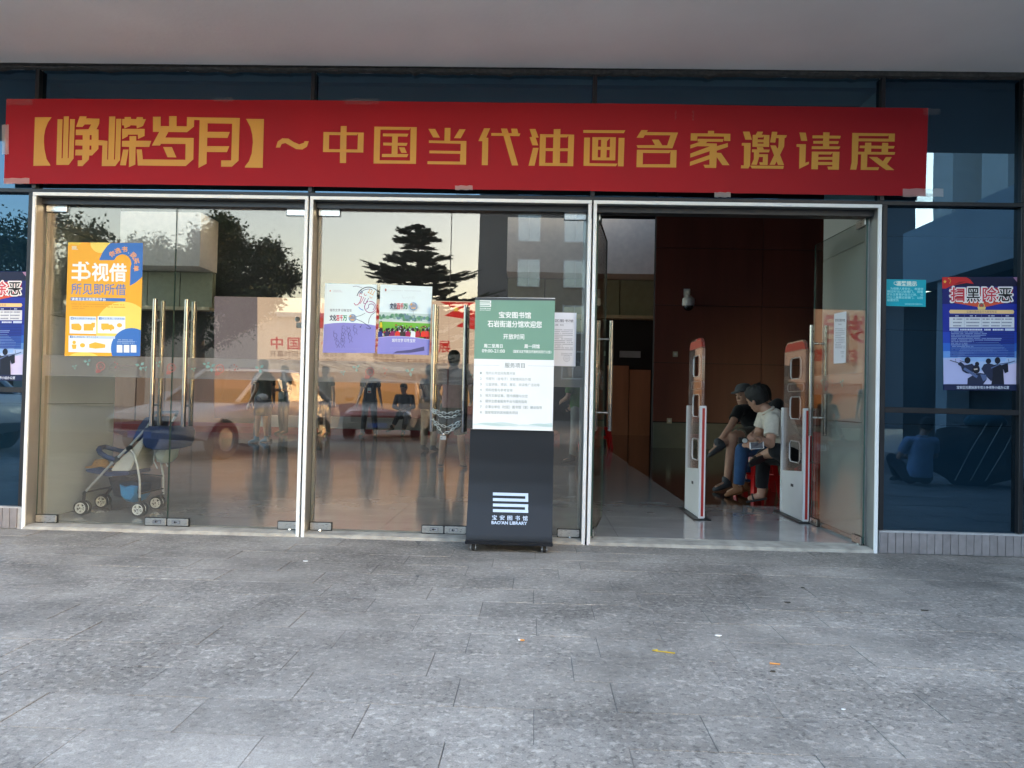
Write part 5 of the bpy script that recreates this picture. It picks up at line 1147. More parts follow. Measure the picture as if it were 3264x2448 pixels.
# ================================================================== exhibition backdrop at the far end of the hall
YBk = 14.6
S = Sheet("display_screen", "large glowing peach screen with red exhibition title at the back of the hall", "screen", (0,0), K, PY(YBk), [(463,640),(1062,652),(1062,907),(463,903)], led_mat((226,190,160)), thick=.06); S.slope = .018
M_rt = led_mat((196,40,34))
S.poly([(463,640),(556,642),(556,800),(463,800)], led_mat((128,112,112))); S.poly([(463,795),(700,803),(1062,810),(1062,907),(463,903)], led_mat((186,124,70))); S.poly([(463,838),(620,846),(760,836),(900,852),(1062,842),(1062,907),(463,903)], led_mat((168,112,52)))
S.poly([(463,880),(560,866),(640,884),(760,870),(860,888),(1062,872),(1062,907),(463,903)], led_mat((92,34,26))); S.poly([(463,894),(600,884),(740,898),(900,886),(1062,896),(1062,907),(463,903)], led_mat((60,18,16)))
for i, ch in enumerate("中国当代油画名家邀请展"): S.text(ch, 585+i*36.2, 727+i*.75, 611+i*36.2, 754+i*.75, M_rt, .012)
S.text("峥嵘岁月", 690, 655, 880, 716, M_rt, .03)
br = led_mat((120,70,50))
for tx, a, y, b_ in (("开幕时间：",583,757,650), ("2019年7月16日下午",583,772,672), ("展览时间：",698,757,752), ("2019年7月16日-30日",698,772,790), ("展览地址：",806,758,858), ("深圳市宝安区石岩街道文化艺术中心",806,773,1000)): S.text(tx, a, y, b_, y+14, br, .002)
S.poly([(950,652),(1062,654),(1062,742),(1030,735),(1045,715),(985,705),(1010,690),(960,682),(985,668)], led_mat((206,44,40)), "flag_print")
for (x, y, r_) in ((985,668,7),(1005,662,3),(1012,672,3),(1010,684,3),(1000,692,3)): S.poly([(x+(r_ if k % 2 == 0 else r_*.42)*math.cos(R(-90+36*k)), y+(r_ if k % 2 == 0 else r_*.42)*math.sin(R(-90+36*k))) for k in range(10)], led_mat((246,204,80)), "star_print")
S.done()
stg = thing("stage", "low red carpeted stage below the glowing screen", "stage", (-1, 14, FL)); zs_ = onY(800*K, 928*K, 14.2).z
part("platform", pm("stage_red", (.24,.010,.012), .8, var=.12), stg, lambda b: b.box(-7.5, 4.4, 14.12, 16.5, FL, zs_)); 
z1_ = onY(800*K, 904*K, 14.45).z
bn = thing("white_plinth", "long pale plinth in front of the glowing screen", "plinth", (-1, 14.45, zs_)); part("block", pm("pale_board", (.5,.47,.42), .6), bn, lambda b: b.box(X18(560, 860, 14.4), X18(1000, 860, 14.4), 14.40, 14.54, zs_+.002, z1_)); part("top_board", pm("pale_board2", (.58,.55,.5), .5), bn, lambda b: b.box(X18(556, 860, 14.4), X18(1004, 860, 14.4), 14.37, 14.56, z1_+.001, z1_+.03))

# ================================================================== small fixtures
dc = thing("dome_camera", "white dome camera on the red-brown timber wall", "camera", onY(1487*K, 672*K, 12.0)); p = onY(1487*K, 655*K, 11.86)
part("housing", M_white, dc, lambda b: b.lathe([(0,.17),(.06,.17),(.13,.10),(.14,-.02),(.125,-.06)], p, 'Z', 24), smooth=True); part("dome", pm("smoked_dome", (.02,.02,.02), .06, spec=.8), dc, lambda b: b.ell(p-Vector((0,0,.06)), .115,.115,.11, nu=20, nv=12), smooth=True); part("bracket", M_white, dc, lambda b: (b.tube([p+Vector((0,0,.16)), p+Vector((0,0,.26)), p+Vector((0,.20,.26))], .03, 10), b.box(p.x-.07,p.x+.07,p.y+.19,p.y+.215,p.z+.17,p.z+.35)), smooth=True)
for (x, y, l) in ((1459,765,"upper cream switch plate on the timber wall"), (1446,909,"lower cream socket plate on the timber wall")):
    p = onY(x*K, y*K, 12.05); sp = thing("switch_plate", l, "wall plate", p, "wall plates on the timber wall"); part("plate", pm("cream_plastic", (.6,.55,.4), .4), sp, lambda b: b.box(p.x-.055,p.x+.055,12.055,12.069,p.z-.06,p.z+.06), bevel=.004); part("rocker", M_white, sp, lambda b: b.box(p.x-.025,p.x+.025,12.049,12.0545,p.z-.03,p.z+.03), bevel=.002)
p = onY(654*K, 703*K, 14.5); em = thing("emergency_light", "white twin-head emergency light left of the screen title", "lamp", p); part("box", M_white, em, lambda b: b.box(p.x-.16,p.x+.16,14.46,14.53,p.z-.07,p.z+.07), bevel=.01)
for s_ in (-1, 1): part("lamp_head", M_white, em, lambda b: b.ell((p.x+s_*.12,14.43,p.z+.15), .07,.05,.07), smooth=True)
# litter on the pavement
M_filter = pm("filter_paper", (.62,.27,.07), .8); M_paper = pm("white_scrap", (.75,.75,.74), .8)
def stub(label, px, py, L, a, m1, m2, r=.0038):
    p = onZ(px, py, 0)+Vector((0,0,r)); d = Vector((math.cos(a), math.sin(a), 0)); t = thing("cigarette_end", label, "litter", (p.x, p.y, 0), "cigarette ends on the pavement")
    part("filter", m1, t, lambda b: b.tube([p-d*L/2, p+d*L*.2], r, 8)); part("paper_end", m2, t, lambda b: b.tube([p+d*L*.201, p+d*L/2], r*.96, 8))
stub("orange cigarette end on the paving near the stand", 1662, 2043, .026, math.pi-.1, M_filter, M_paper); stub("thin orange cigarette end further right on the paving", 2470, 2118, .040, -.2, M_filter, M_filter, .0032)
ys_ = thing("yellow_straw", "flat yellow strip lying on the paving", "litter", onZ(2115, 2080, 0)); a, b__ = onZ(2080, 2076, 0), onZ(2152, 2084, 0)
part("strip", pm("yellow_strip", (.52,.36,.03), .6, var=.25, scale=40), ys_, lambda b: (b.bar(a+Vector((0,0,.004)), b__+Vector((0,0,.003)), .006, .003), b.bar(a+Vector((0,0,.004)), a+Vector((.022,.012,.004)), .005, .003)))
def scrap(label, px, py, s_, mat, seed):
    rd = random.Random(seed); p = onZ(px, py, 0); t = thing("ground_scrap", label, "litter", (p.x, p.y, 0), "scraps on the pavement"); n = 7; pts = [(s_*rd.uniform(.5,1)*math.cos(6.28*k/n)*1.5, s_*rd.uniform(.5,1)*math.sin(6.28*k/n)) for k in range(n)]
    part("flake", mat, t, lambda b: b.prism(pts, lambda q: p+Vector((q[0], q[1], .002)), lambda q: p+Vector((q[0], q[1], .0045+.05*abs(q[0])))))
M_dleaf = pm("dry_leaf", (.05,.045,.035), .9)
for i, (px, py, s_, m, l) in enumerate(((2289,2028,.012,M_paper,"white paper crumb on the paving below the open doorway"), (2511,1922,.016,M_dleaf,"dark dry leaf scrap below the security gates"), (2946,1947,.015,M_dleaf,"dark dry leaf scrap at the right of the paving"), (2558,1875,.012,M_dleaf,"small dark scrap nearest the open doorway"), (975,1790,.014,M_paper,"white paper scrap in front of the left door frame post"), (2463,2142,.009,M_dleaf,"tiny dark scrap below the thin orange cigarette end"), (2688,2264,.006,M_paper,"pale crumb on the lower right paving"))): scrap(l, px, py, s_, m, i)
# ================================================================== people
M_skin = pm("skin", (.45,.25,.17), .5, var=.08, scale=25, spec=.35); M_hair = pm("black_hair", (.010,.009,.008), .65, var=.3, scale=70, bump=.5, bscale=160)
M_eye = pm("eye_dark", (.02,.015,.012), .2); M_lip = pm("lip", (.30,.11,.09), .5)
def fab(name, col, bump=.35): return pm(name, col, .82, var=.14, scale=16, bump=bump, bscale=22, spec=.2, sheen=.1)
def cap_(mb, a, b, ra, rb, n=12):
    a, b = Vector(a), Vector(b); d = (b-a)
    if d.length < 1e-5: mb.ell(a, ra, ra, ra, nu=n, nv=8); return
    mb.tube([a, a.lerp(b,.5), b], [ra, (ra+rb)/2, rb], n); mb.ell(a, ra, ra, ra, nu=n, nv=8); mb.ell(b, rb, rb, rb, nu=n, nv=8)
def cone_(mb, a, b, ra, rb, n=16): mb.tube([Vector(a), Vector(a).lerp(Vector(b),.5), Vector(b)], [ra,(ra+rb)/2,rb], n)
def loft(mb, st, n=22):
    """closed body of elliptical rings: (centre, x half-axis vector, y half-axis vector)"""
    V = []; F = []
    for c, ax, ay in st:
        for k in range(n):
            a = 2*math.pi*k/n; ca, sa = math.cos(a), math.sin(a); e = .8
            V.append(Vector(c)+Vector(ax)*math.copysign(abs(ca)**e, ca)+Vector(ay)*math.copysign(abs(sa)**e, sa))
    for i in range(len(st)-1):
        for k in range(n): F.append((i*n+k, i*n+(k+1) % n, (i+1)*n+(k+1) % n, (i+1)*n+k))
    F += [tuple(range(n-1,-1,-1)), tuple((len(st)-1)*n+k for k in range(n))]; mb.add(V, F)
def remesh(mb, name, mat, parent, vox, it=5):
    o = mb.build("t", mat); md = o.modifiers.new("r", 'REMESH'); md.mode = 'VOXEL'; md.voxel_size = vox; md.use_smooth_shade = True
    sm = o.modifiers.new("s", 'SMOOTH'); sm.factor = .5; sm.iterations = it
    dg = bpy.context.evaluated_depsgraph_get(); me = bpy.data.meshes.new_from_object(o.evaluated_get(dg)); me.name = name
    bpy.data.objects.remove(o); me.materials.clear(); me.materials.append(mat); me.polygons.foreach_set("use_smooth", [True]*len(me.polygons))
    r = bpy.data.objects.new(name, me); COL.objects.link(r); r.parent = parent; r.matrix_parent_inverse = Matrix.Translation(-Vector(parent.location)); return r
def hand(mb, wrist, d, nrm, side, s, curl=.5):
    """palm, four bent fingers and a thumb; d points along the hand, nrm out of the palm, side toward the thumb"""
    d, nrm = Vector(d).normalized(), Vector(nrm); nrm = (nrm-d*nrm.dot(d)).normalized(); t = Vector(side); t = (t-d*t.dot(d)-nrm*t.dot(nrm)).normalized(); W = Vector(wrist)
    loft(mb, [(W, t*.026*s, nrm*.018*s), (W+d*.03*s, t*.034*s, nrm*.015*s), (W+d*.075*s, t*.040*s, nrm*.013*s), (W+d*.092*s, t*.036*s, nrm*.011*s)], 12)
    for k, (o, L) in enumerate(((.030,.070), (.010,.080), (-.011,.074), (-.031,.058))):
        p = W+d*.088*s+t*o*s; dd = d.copy(); r_ = .0088*s
        for j, f in enumerate((.45,.32,.23)):
            dd = (dd+nrm*curl*(.55+.25*j)).normalized(); q = p+dd*L*f*s; cap_(mb, p, q, r_*(1-.1*j), r_*(.92-.12*j), 8); p = q
    p = W+d*.028*s+t*.028*s; q = p+(d*.5+t*.75+nrm*.25).normalized()*.036*s; r2 = q+(d*.85+t*.25+nrm*curl*.6).normalized()*.034*s; cap_(mb, p, q, .0125*s, .0105*s, 8); cap_(mb, q, r2, .0105*s, .0085*s, 8)
def person(label, J, top, bottom, shoe, sleeve=.55, leg=1.0, legL=None, s=1.0, vox=.011, hair="short", extra=None, sandal=False, belly=1.0, palm=None, group=None, curl=.5, capm=None):
    """J: world joints; sleeve = how far down the upper arm (1 = elbow, 2 = wrist), leg likewise (1 = knee, 2 = ankle)"""
    for q in J.pop('flat', ''):
        J['a'+q].z = FL+.088*s; J['t'+q].z = FL+.055*s
    base = Vector((J['pel'].x, J['pel'].y, min(J['aL'].z, J['aR'].z)-.07)); t = thing("person", label, "person", base, group)
    pel, neck, head = J['pel'], J['neck'], J['head']; sp = (neck-pel).normalized()
    rt = J['sR']-J['sL']; rt = (rt-sp*rt.dot(sp)).normalized(); fw = sp.cross(rt)*-1; fw.normalize()
    hrt = (J['hR']-J['hL']).normalized(); hfw = J['face'].normalized(); hup = (head-neck).normalized(); hrgt = hfw.cross(hup).normalized(); hup = hrgt.cross(hfw).normalized()
    b = MB(); L = (neck-pel).length
    loft(b, [(pel-sp*.06*s, hrt*.12*s, fw*.085*s), (pel+sp*.05, hrt*.135*s, fw*.10*s), (pel+sp*L*.45, rt*.115*s, fw*.085*s), (pel+sp*L*.78, rt*.145*s, fw*.10*s), (pel+sp*L*.94, rt*.12*s, fw*.075*s), (neck+sp*.01, rt*.06*s, fw*.055*s)])
    cap_(b, neck-sp*.02, head-hup*.05*s, .055*s, .05*s)
    hc = head; loft(b, [(hc-hup*.125*s+hfw*.035*s, hrgt*.028*s, hfw*.030*s), (hc-hup*.105*s+hfw*.028*s, hrgt*.050*s, hfw*.055*s), (hc-hup*.06*s+hfw*.012*s, hrgt*.066*s, hfw*.078*s), (hc, hrgt*.076*s, hfw*.092*s), (hc+hup*.05*s-hfw*.004*s, hrgt*.078*s, hfw*.095*s), (hc+hup*.09*s-hfw*.008*s, hrgt*.064*s, hfw*.08*s), (hc+hup*.113*s-hfw*.008*s, hrgt*.032*s, hfw*.042*s)], 18)
    cap_(b, hc+hup*.012*s+hfw*.090*s, hc-hup*.030*s+hfw*.108*s, .010*s, .0155*s, 8); cap_(b, hc+hup*.022*s+hfw*.086*s-hrgt*.035*s, hc+hup*.022*s+hfw*.086*s+hrgt*.035*s, .010*s, .010*s, 8)
    cap_(b, hc-hup*.068*s+hfw*.086*s-hrgt*.02*s, hc-hup*.068*s+hfw*.086*s+hrgt*.02*s, .010*s, .010*s, 8)
    for q in (-1, 1): b.ell(hc+hrgt*q*.079*s-hup*.01*s-hfw*.008*s, .013*s, .022*s, .032*s, nu=10, nv=6)
    shirt = MB()
    for q in ('L', 'R'):
        S_, E_, W_ = J['s'+q], J['e'+q], J['w'+q]
        cap_(b, S_, E_, .050*s, .041*s); cap_(b, E_, W_, .042*s, .028*s)
        d = (W_-E_).normalized(); pn = (palm or {}).get(q) or (-sp*.3-rt*(1 if q == 'R' else -1)); hand(b, W_-d*.005, (palm or {}).get('d'+q) or d, pn, fw if abs(d.dot(fw)) < .8 else sp, s, curl)
        if sleeve <= 1: end = S_.lerp(E_, sleeve); cap_(shirt, S_, S_.lerp(end,.3), .068*s, .066*s); cone_(shirt, S_.lerp(end,.1), end, .068*s, .066*s)
        else: cap_(shirt, S_, E_, .066*s, .056*s); cone_(shirt, E_, E_.lerp(W_, sleeve-1), .056*s, .042*s)
        H_, K_, A_ = J['h'+q], J['k'+q], J['a'+q]
        cap_(b, H_, K_, .085*s, .058*s); cap_(b, K_, K_.lerp(A_,.35), .056*s, .056*s); cap_(b, K_.lerp(A_,.35), A_, .056*s, .036*s)
        f = J['t'+q]-A_; f.normalize(); ft = J['t'+q]; cap_(b, A_+Vector((0,0,-.02))*0, A_.lerp(ft,.6), .036*s, .030*s); cap_(b, A_.lerp(ft,.5), ft, .032*s, .024*s)
    remesh(b, "body", M_skin, t, vox)
    bl = belly
    loft(shirt, [(pel-sp*.03*s, hrt*.158*s, fw*.125*s*bl), (pel+sp*.08, hrt*.160*s, fw*.128*s*bl), (pel+sp*L*.45, rt*.150*s, fw*.120*s*bl), (pel+sp*L*.75, rt*.165*s, fw*.118*s), (pel+sp*L*.93, rt*.150*s, fw*.095*s), (neck-sp*.005, rt*.085*s, fw*.072*s)])
    for q in 'LR': cap_(shirt, pel+sp*L*.86, J['s'+q], .075*s, .066*s)
    remesh(shirt, "shirt", top, t, vox)
    col = MB().tube([neck+sp*.012+(rt*math.cos(a)*.066+fw*math.sin(a)*.060)*s for a in [6.2832*k/18 for k in range(18)]], .012*s, 6, closed=True); col.build("collar", top, t, smooth=True)
    tr = MB(); loft(tr, [(pel-sp*.09*s, hrt*.14*s, fw*.11*s), (pel-sp*.02*s, hrt*.152*s, fw*.118*s), (pel+sp*.06*s, hrt*.150*s, fw*.116*s)])
    for q in 'LR':
        H_, K_, A_ = J['h'+q], J['k'+q], J['a'+q]; lg_ = legL if (legL and q == 'L') else leg; cap_(tr, H_, H_.lerp(K_,.2), .104*s, .100*s)
        if lg_ <= 1: cone_(tr, H_, H_.lerp(K_, lg_), .104*s, .094*s)
        else: cap_(tr, H_, K_, .100*s, .074*s); cone_(tr, K_, K_.lerp(A_, lg_-1), .074*s, .058*s)
    remesh(tr, "trousers" if leg > 1 else "shorts", bottom, t, vox)
    for q in 'LR':
        A_, T_ = J['a'+q], J['t'+q]; d = (T_-A_); d.normalize(); dn = J.get('dn'+q, Vector((0,0,-1))); dn = Vector(dn); dn = (dn-d*dn.dot(d)).normalized(); sd = d.cross(dn); sh_ = MB(); heel = A_-d*.045*s
        if sandal:
            loft(sh_, [(heel+dn*.040*s, sd*.036*s, dn*.010*s), (A_.lerp(T_,.35)+dn*.034*s, sd*.042*s, dn*.010*s), (T_+d*.012*s+dn*.026*s, sd*.046*s, dn*.010*s), (T_+d*.045*s+dn*.026*s, sd*.030*s, dn*.008*s)], 16); remesh(sh_, "sandal_sole", shoe, t, .006, 2)
            part("sandal_strap", shoe, t, lambda bb: bb.tube([A_.lerp(T_,.75)+sd*.044*s+dn*.02*s, A_.lerp(T_,.72)-dn*.034*s, A_.lerp(T_,.75)-sd*.044*s+dn*.02*s], .010*s, 8), smooth=True)
        else:
            loft(sh_, [(heel-d*.012*s-dn*.02*s, sd*.026*s, dn*.030*s), (heel+dn*.006*s, sd*.038*s, dn*.044*s), (A_.lerp(T_,.4)+dn*.012*s, sd*.042*s, dn*.038*s), (T_+d*.005*s+dn*.018*s, sd*.047*s, dn*.028*s), (T_+d*.052*s+dn*.024*s, sd*.026*s, dn*.016*s)], 16); cap_(sh_, A_-d*.005, A_-dn*.05*s, .046*s, .047*s); remesh(sh_, "shoe", shoe, t, .009)
    for q in (-1, 1): part("eye", M_eye, t, lambda bb: bb.ell(hc+hrgt*q*.033*s+hup*.004*s+hfw*.0905*s, .011*s,.011*s,.006*s, nu=8, nv=6), smooth=True)
    part("mouth", M_lip, t, lambda bb: bb.tube([hc-hup*.066*s+hfw*.094*s-hrgt*.022*s, hc-hup*.064*s+hfw*.099*s, hc-hup*.066*s+hfw*.094*s+hrgt*.022*s], .0045*s, 6), smooth=True)
    if capm:
        cpm = MB(); loft(cpm, [(hc+hup*.040*s-hfw*.004*s, hrgt*.088*s, hfw*.106*s), (hc+hup*.085*s-hfw*.006*s, hrgt*.084*s, hfw*.100*s), (hc+hup*.125*s-hfw*.006*s, hrgt*.060*s, hfw*.072*s), (hc+hup*.138*s, hrgt*.02*s, hfw*.025*s)], 18); loft(cpm, [(hc+hup*.052*s+hfw*.08*s, hrgt*.070*s, hup*.008*s), (hc+hup*.046*s+hfw*.13*s, hrgt*.066*s, hup*.008*s), (hc+hup*.034*s+hfw*.172*s, hrgt*.045*s, hup*.006*s)], 16); remesh(cpm, "cap", capm, t, .006, 3)
    hr = MB(); loft(hr, [(hc-hup*.055*s-hfw*.030*s, hrgt*.066*s, hfw*.066*s), (hc-hup*.01*s-hfw*.028*s, hrgt*.084*s, hfw*.080*s), (hc+hup*.05*s-hfw*.014*s, hrgt*.089*s, hfw*.100*s), (hc+hup*.10*s-hfw*.006*s, hrgt*.074*s, hfw*.090*s), (hc+hup*.132*s-hfw*.006*s, hrgt*.036*s, hfw*.048*s)], 18)
    if hair == "thick":
        rd = random.Random(3)
        for k in range(150):
            a, z = rd.uniform(0, 6.28), rd.uniform(-.045, .12); r_ = .08*math.sqrt(max(.05, 1-((z-.03)/.12)**2)); hr.ell(hc+hup*z*s+(hrgt*math.cos(a)*r_+hfw*(math.sin(a)*r_*1.15-.018))*s, .011*s, .011*s, .016*s, nu=6, nv=5)
    if hair == "bob": cap_(hr, hc-hfw*.03*s, hc-hup*.05*s-hfw*.035*s, .080*s, .066*s)
    if not capm: remesh(hr, "hair", M_hair, t, .007, 2)
    else: hr2 = MB(); loft(hr2, [(hc-hup*.05*s-hfw*.034*s, hrgt*.064*s, hfw*.060*s), (hc+hup*.03*s-hfw*.026*s, hrgt*.083*s, hfw*.078*s), (hc+hup*.06*s-hfw*.02*s, hrgt*.08*s, hfw*.08*s)], 18); remesh(hr2, "hair", M_hair, t, .007, 2)
    return t
def stand(px, py, H, face, arms=None, lean=0.0, Y=None, stance=.10, turn=None):
    """standing joints from the point on the floor under the feet"""
    p = Vector((px, py, FL)); f = Vector((math.cos(face), math.sin(face), 0)); r_ = Vector((f.y, -f.x, 0)); u = Vector((0,0,1)); k = H/1.70
    ln = f*lean; J = dict(pel=p+u*.90*k+ln*.3, neck=p+u*1.43*k+ln, head=p+u*1.57*k+ln*1.15+f*.02, face=(turn if turn else f))
    for q, sg in (('L',-1), ('R',1)):
        J['s'+q] = p+u*1.37*k+r_*sg*.175*k+ln; J['h'+q] = p+u*.88*k+r_*sg*.085*k+ln*.3; J['k'+q] = p+u*.48*k+r_*sg*(.09+stance*.2)+f*.02; J['a'+q] = p+u*.075*k+r_*sg*(.08+stance*.5)-f*.02*sg; J['t'+q] = J['a'+q]+f*.135*k+r_*sg*.02-u*.03
        J['e'+q] = J['s'+q]+r_*sg*.05*k-u*.28*k-f*.02; J['w'+q] = J['e'+q]-u*.24*k+f*.06
    for nm, (a, b_, c) in (arms or {}).items(): J[nm] = p+r_*a*k+f*b_*k+u*c*k
    return J
Z6 = lambda x, y, Y: onY(1800+.4919*x, 950+.4919*y, Y)
# --- man in the beige polo, nearest, leaning left over his phone
J = dict(pel=Z6(1480,1000,2.06), neck=Z6(1318,735,2.08), head=Z6(1248,650,2.12), face=Vector((-.55,.80,-.30)), sL=Z6(1345,790,1.90), sR=Z6(1300,745,2.27), eL=Z6(1332,945,1.80), wL=Z6(1268,915,1.72), eR=Z6(1250,890,2.30), wR=Z6(1222,930,2.02),
         hL=Z6(1470,1030,1.96), hR=Z6(1450,1025,2.16), kL=Z6(1372,990,1.90), aL=Z6(1282,1020,2.06), tL=Z6(1205,1058,2.0), kR=Z6(1288,1030,2.32), aR=Z6(1272,1285,2.34), tR=Z6(1200,1316,2.36))
J['dnL'] = Vector((-.1,-.85,-.5)); J['flat'] = 'R'
person("man in beige polo and black trousers leaning over a phone", J, fab("beige_polo", (.62,.56,.47)), fab("black_trousers", (.012,.012,.014)), pm("black_sandal", (.015,.015,.016), .6), sleeve=.66, leg=1.80, legL=1.25, s=1.06, vox=.0075, hair="thick", sandal=True, palm={'L': Vector((-.3,.3,-.9)), 'R': Vector((-.2,-.2,-1))}, curl=.75)
ph = thing("phone", "white phone held by the man in the beige polo", "phone", Z6(1244, 972, 1.72)); c = Z6(1244, 955, 1.70); ax = (Z6(1291,950,1.70)-Z6(1197,957,1.70))/2
part("case", M_white, ph, lambda b: b.obox(c, ax, Vector((0,.004,.0)), Vector((0,.010,.036)).normalized()*.034), bevel=.003); part("screen", pm("dark_screen", (.03,.035,.05), .12, spec=.7), ph, lambda b: b.obox(c-Vector((0,.0052,-.001)), ax*.82, Vector((0,.0006,0)), Vector((0,.010,.036)).normalized()*.030))
# --- man in blue jeans behind him
J = dict(pel=Z6(1365,930,3.05), neck=Z6(1330,690,3.05), head=Z6(1272,638,3.06), face=Vector((-.9,-.1,-.2)), sL=Z6(1380,690,2.86), sR=Z6(1320,690,3.26), eL=Z6(1330,850,2.78), wL=Z6(1225,912,2.66), eR=Z6(1265,850,3.25), wR=Z6(1200,900,2.90), hL=Z6(1345,965,2.95), hR=Z6(1340,960,3.15), kL=Z6(1150,985,2.82), aL=Z6(1125,1212,2.86), tL=Z6(1062,1258,2.90), kR=Z6(1185,990,3.2), aR=Z6(1180,1190,3.2), tR=Z6(1120,1225,3.22), flat='LR')
person("man in blue jeans and brown boots, half hidden behind the beige polo", J, fab("black_tee", (.012,.012,.013)), fab("blue_jeans", (.035,.085,.19)), pm("tan_boot", (.20,.075,.025), .55, var=.15), sleeve=.6, leg=1.86, s=1.03, vox=.008, palm={'L': Vector((-.4,.2,-.8))}, curl=.7)
cam_ = thing("compact_camera", "small black and white camera in the jeans man's hands", "camera", Z6(1165, 945, 2.62)); c = Z6(1160, 922, 2.64); part("camera_body", M_black, cam_, lambda b: b.obox(c, (.055,0,0), (0,.02,0), (0,0,.032)), bevel=.006); part("lens", M_white, cam_, lambda b: b.lathe([(0,-.045),(.022,-.045),(.026,-.02),(.026,0)], c+Vector((.005,0,-.002)), 'Y', 18), smooth=True)
# --- man in the cap, legs crossed
J = dict(pel=Z6(1240,860,3.80), neck=Z6(1178,700,3.78), head=Z6(1160,628,3.76), face=Vector((-.80,-.55,-.12)), sL=Z6(1128,728,3.62), sR=Z6(1225,725,3.98), eL=Z6(1080,825,3.45), wL=Z6(1018,905,3.42), eR=Z6(1215,850,3.85), wR=Z6(1130,880,3.55), hL=Z6(1225,885,3.70), hR=Z6(1245,885,3.92), kL=Z6(1090,900,3.42), aL=Z6(1048,1165,3.48), tL=Z6(985,1212,3.40), kR=Z6(1140,868,3.62), aR=Z6(1008,958,3.35), tR=Z6(945,1000,3.30))
J['dnR'] = Vector((-.3,-.3,-.9)); J['flat'] = 'L'
person("man in black t-shirt and grey cap sitting cross-legged in shorts", J, fab("black_tee2", (.011,.011,.012)), fab("olive_shorts", (.10,.085,.06)), pm("grey_trainer", (.05,.055,.06), .7, var=.3, scale=40), sleeve=.62, leg=.66, s=1.02, vox=.008, capm=fab("grey_cap", (.075,.078,.085)), palm={'L': Vector((-.2,.4,-.8)), 'R': Vector((-.2,.2,-.9))}, curl=.6)
for (A_, T_) in (((1048,1165,3.48), (985,1212,3.40)),): pass

# --- people further in
def at_px(x, y): return onZ(x*K, y*K, FL)
VX = .013
q = at_px(565, 957); J = stand(q.x, q.y, 1.72, R(160), arms=dict(wR=(.30,.08,.82), wL=(-.28,.10,.80)))
person("man in grey-green t-shirt and navy shorts behind the left doors", J, fab("grey_green_tee", (.16,.17,.145)), fab("navy_shorts", (.018,.024,.05)), pm("blue_trainer", (.05,.16,.26), .6), leg=.82, vox=VX, belly=1.25)
q = at_px(612, 938); J = stand(q.x, q.y, 1.74, R(230), arms=dict(wR=(.10,.24,1.10), wL=(-.12,.25,1.08)))
person("person in patterned shirt and dark green trousers with folded arms", J, fab("patterned_shirt", (.20,.21,.20), .5), fab("dark_green_trousers", (.022,.035,.022)), M_rubber, leg=1.9, vox=VX)
q = at_px(700, 941); J = stand(q.x, q.y, 1.74, R(250), arms=dict(wR=(.16,.18,1.05), wL=(-.30,.06,.84)))
person("person in black with a wristwatch left of the middle doors", J, fab("charcoal_shirt", (.03,.032,.035)), fab("black_trousers2", (.014,.015,.017)), M_rubber, leg=1.9, vox=VX)
q = at_px(797, 944); J = stand(q.x, q.y, 1.74, R(268), arms=dict(wR=(.30,.05,.80), wL=(-.30,.05,.80)), stance=.18)
person("man in black shirt wearing an identity card, standing by the stage", J, fab("black_shirt", (.014,.014,.017)), fab("slate_trousers", (.03,.036,.045)), M_rubber, leg=1.92, vox=VX)
idc = thing("identity_card", "white and red identity card on the black shirt", "card", Vector((q.x+.02, q.y-.17, 1.12))); part("card", M_white, idc, lambda b: b.box(q.x-.03, q.x+.06, q.y-.175, q.y-.168, 1.12, 1.25)); part("photo_patch", M_red, idc, lambda b: b.box(q.x-.02, q.x+.05, q.y-.178, q.y-.1755, 1.13, 1.17)); part("lanyard", pm("lanyard_blue", (.05,.1,.3), .7), idc, lambda b: (b.bar((q.x+.015,q.y-.17,1.25), (q.x-.08,q.y-.12,1.45), .012, .004), b.bar((q.x+.015,q.y-.17,1.25), (q.x+.09,q.y-.12,1.45), .012, .004)))
# seated man
q = at_px(868, 944); b0 = Vector((q.x, q.y+.28, FL)); V3 = lambda x, y, z: b0+Vector((x, y, z))
J = dict(pel=V3(0,.02,.55), neck=V3(.0,-.04,1.08), head=V3(-.02,-.08,1.23), face=Vector((-.35,-.9,-.25)), sL=V3(.19,-.03,1.02), sR=V3(-.19,-.03,1.02), eL=V3(.25,-.10,.76), wL=V3(.06,-.32,.66), eR=V3(-.25,-.10,.76), wR=V3(-.04,-.34,.68), hL=V3(.09,-.02,.53), hR=V3(-.09,-.02,.53), kL=V3(.12,-.42,.52), aL=V3(.05,-.36,.11), tL=V3(.05,-.49,.07), kR=V3(-.05,-.46,.60), aR=V3(-.22,-.46,.22), tR=V3(-.30,-.58,.18))
person("seated man in dark shirt on a stool by the stage, legs crossed", J, fab("dark_blue_shirt", (.03,.036,.05)), fab("grey_slacks", (.03,.032,.036)), M_rubber, sleeve=1.9, leg=1.75, vox=VX)
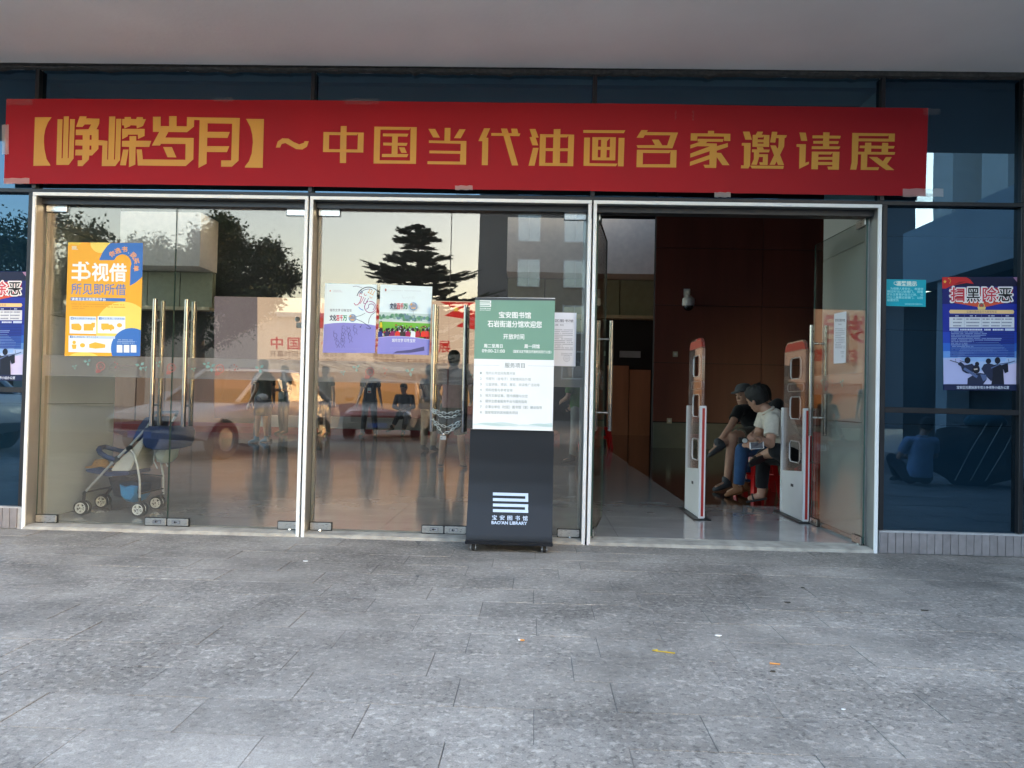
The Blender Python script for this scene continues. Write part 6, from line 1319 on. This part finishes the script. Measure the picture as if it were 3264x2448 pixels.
# woman in pink, back turned
q = at_px(975, 1012); J = stand(q.x, q.y, 1.70, R(88), arms=dict(eR=(.27,-.02,1.10), wR=(.24,.20,.98), eL=(-.27,.0,1.10), wL=(-.20,.22,1.0)), stance=.16)
person("woman in pink top and dark knee-length shorts with her back turned", J, fab("pink_top", (.33,.16,.18)), fab("dark_grey_shorts", (.035,.04,.038)), pm("dark_sandal", (.03,.03,.04), .6), sleeve=.7, leg=.98, vox=.010, hair="bob", sandal=True, belly=1.2)
q = at_px(925, 975); J = stand(q.x, q.y, 1.62, R(60), arms=dict(eL=(-.25,.06,1.12)))
person("person in khaki trousers carrying a black handbag", J, fab("navy_blouse", (.03,.035,.06)), fab("khaki_trousers", (.22,.18,.13)), M_rubber, leg=1.9, vox=VX)
hb = thing("handbag", "black handbag held beside the pink top", "handbag", onY(920*K, 885*K, q.y-.3)); c = onY(920*K, 872*K, q.y-.3); part("pouch", M_black, hb, lambda b: b.obox(c, (.13,0,0), (0,.05,0), (.02,0,.10)), bevel=.02, smooth=True); part("strap", M_black, hb, lambda b: b.tube([c+Vector((-.1,0,.09)), c+Vector((-.02,0,.36)), c+Vector((.1,0,.1))], .008, 6))
q = at_px(1252, 1000); J = stand(q.x, q.y, 1.66, R(150), arms=dict(eL=(-.24,.12,1.10), wL=(-.05,.34,1.02), wR=(.2,.25,.95)), lean=.10, stance=.3)
person("person in bright green t-shirt half hidden by the library stand", J, fab("green_tee", (.07,.16,.035)), fab("pale_trousers", (.26,.25,.24)), M_rubber, sleeve=.8, leg=1.85, vox=VX)
q = at_px(548, 958); J = stand(q.x-.15, q.y+.9, 1.66, R(300))
person("dark-haired person in black between the left door handles", J, fab("black_tee3", (.013,.013,.015)), fab("black_trousers3", (.014,.014,.016)), M_rubber, leg=1.9, vox=VX)

# --- outside, seen only mirrored in the right-hand blue pane
q = mirror_at(1978, 1055, 10.9); b0 = Vector((q.x, q.y, 0)); V3 = lambda x, y, z: b0+Vector((x, y, z))
J = dict(pel=V3(0,0,.15), neck=V3(.02,.02,.66), head=V3(.10,-.04,.80), face=Vector((.5,-.85,-.3)), sL=V3(.19,0,.60), sR=V3(-.17,.02,.60), eL=V3(.26,-.10,.40), wL=V3(.16,-.30,.36), eR=V3(-.24,-.08,.38), wR=V3(-.08,-.30,.36), hL=V3(.1,-.05,.12), hR=V3(-.1,-.05,.12), kL=V3(.22,-.38,.34), aL=V3(.06,-.52,.07), tL=V3(.06,-.64,.05), kR=V3(-.2,-.4,.34), aR=V3(-.06,-.54,.07), tR=V3(-.06,-.66,.05))
person("person in light blue shirt sitting on the paving, mirrored in the right pane", J, fab("light_blue_shirt", (.24,.34,.52)), fab("dark_trousers4", (.02,.02,.024)), M_rubber, leg=1.85, vox=VX, sleeve=.7)
q = mirror_at(2095, 1055, 11.2); hp = thing("luggage_heap", "dark heap of wrapped luggage mirrored beside the sitting person", "luggage", (q.x, q.y, 0))
def heap(b):
    c = Vector((q.x, q.y, .42)); b.ell(c, .55, .40, .45, nu=36, nv=22); b.v = [tuple(c+(Vector(p)-c)*(1+.28*noise.noise(Vector(p)*2.6)+.08*noise.noise(Vector(p)*9))) for p in b.v]; b.v = [(p[0], p[1], max(.005, p[2])) for p in b.v]
part("wrapping", fab("dark_tarp", (.02,.024,.026), .8), hp, heap, smooth=True); part("blue_bundle", fab("teal_cloth", (.03,.10,.13), .6), hp, lambda b: b.ell((q.x+.12, q.y+.05, .88), .28, .2, .13, nu=20, nv=12), smooth=True)
for k in range(3): part("cord", pm("pale_cord", (.35,.33,.28), .8), hp, lambda b: b.tube([(q.x-.5+.2*k, q.y+.46, .1), (q.x-.3+.22*k, q.y+.46, .5), (q.x-.05+.2*k, q.y+.40, .86)], .008, 5))
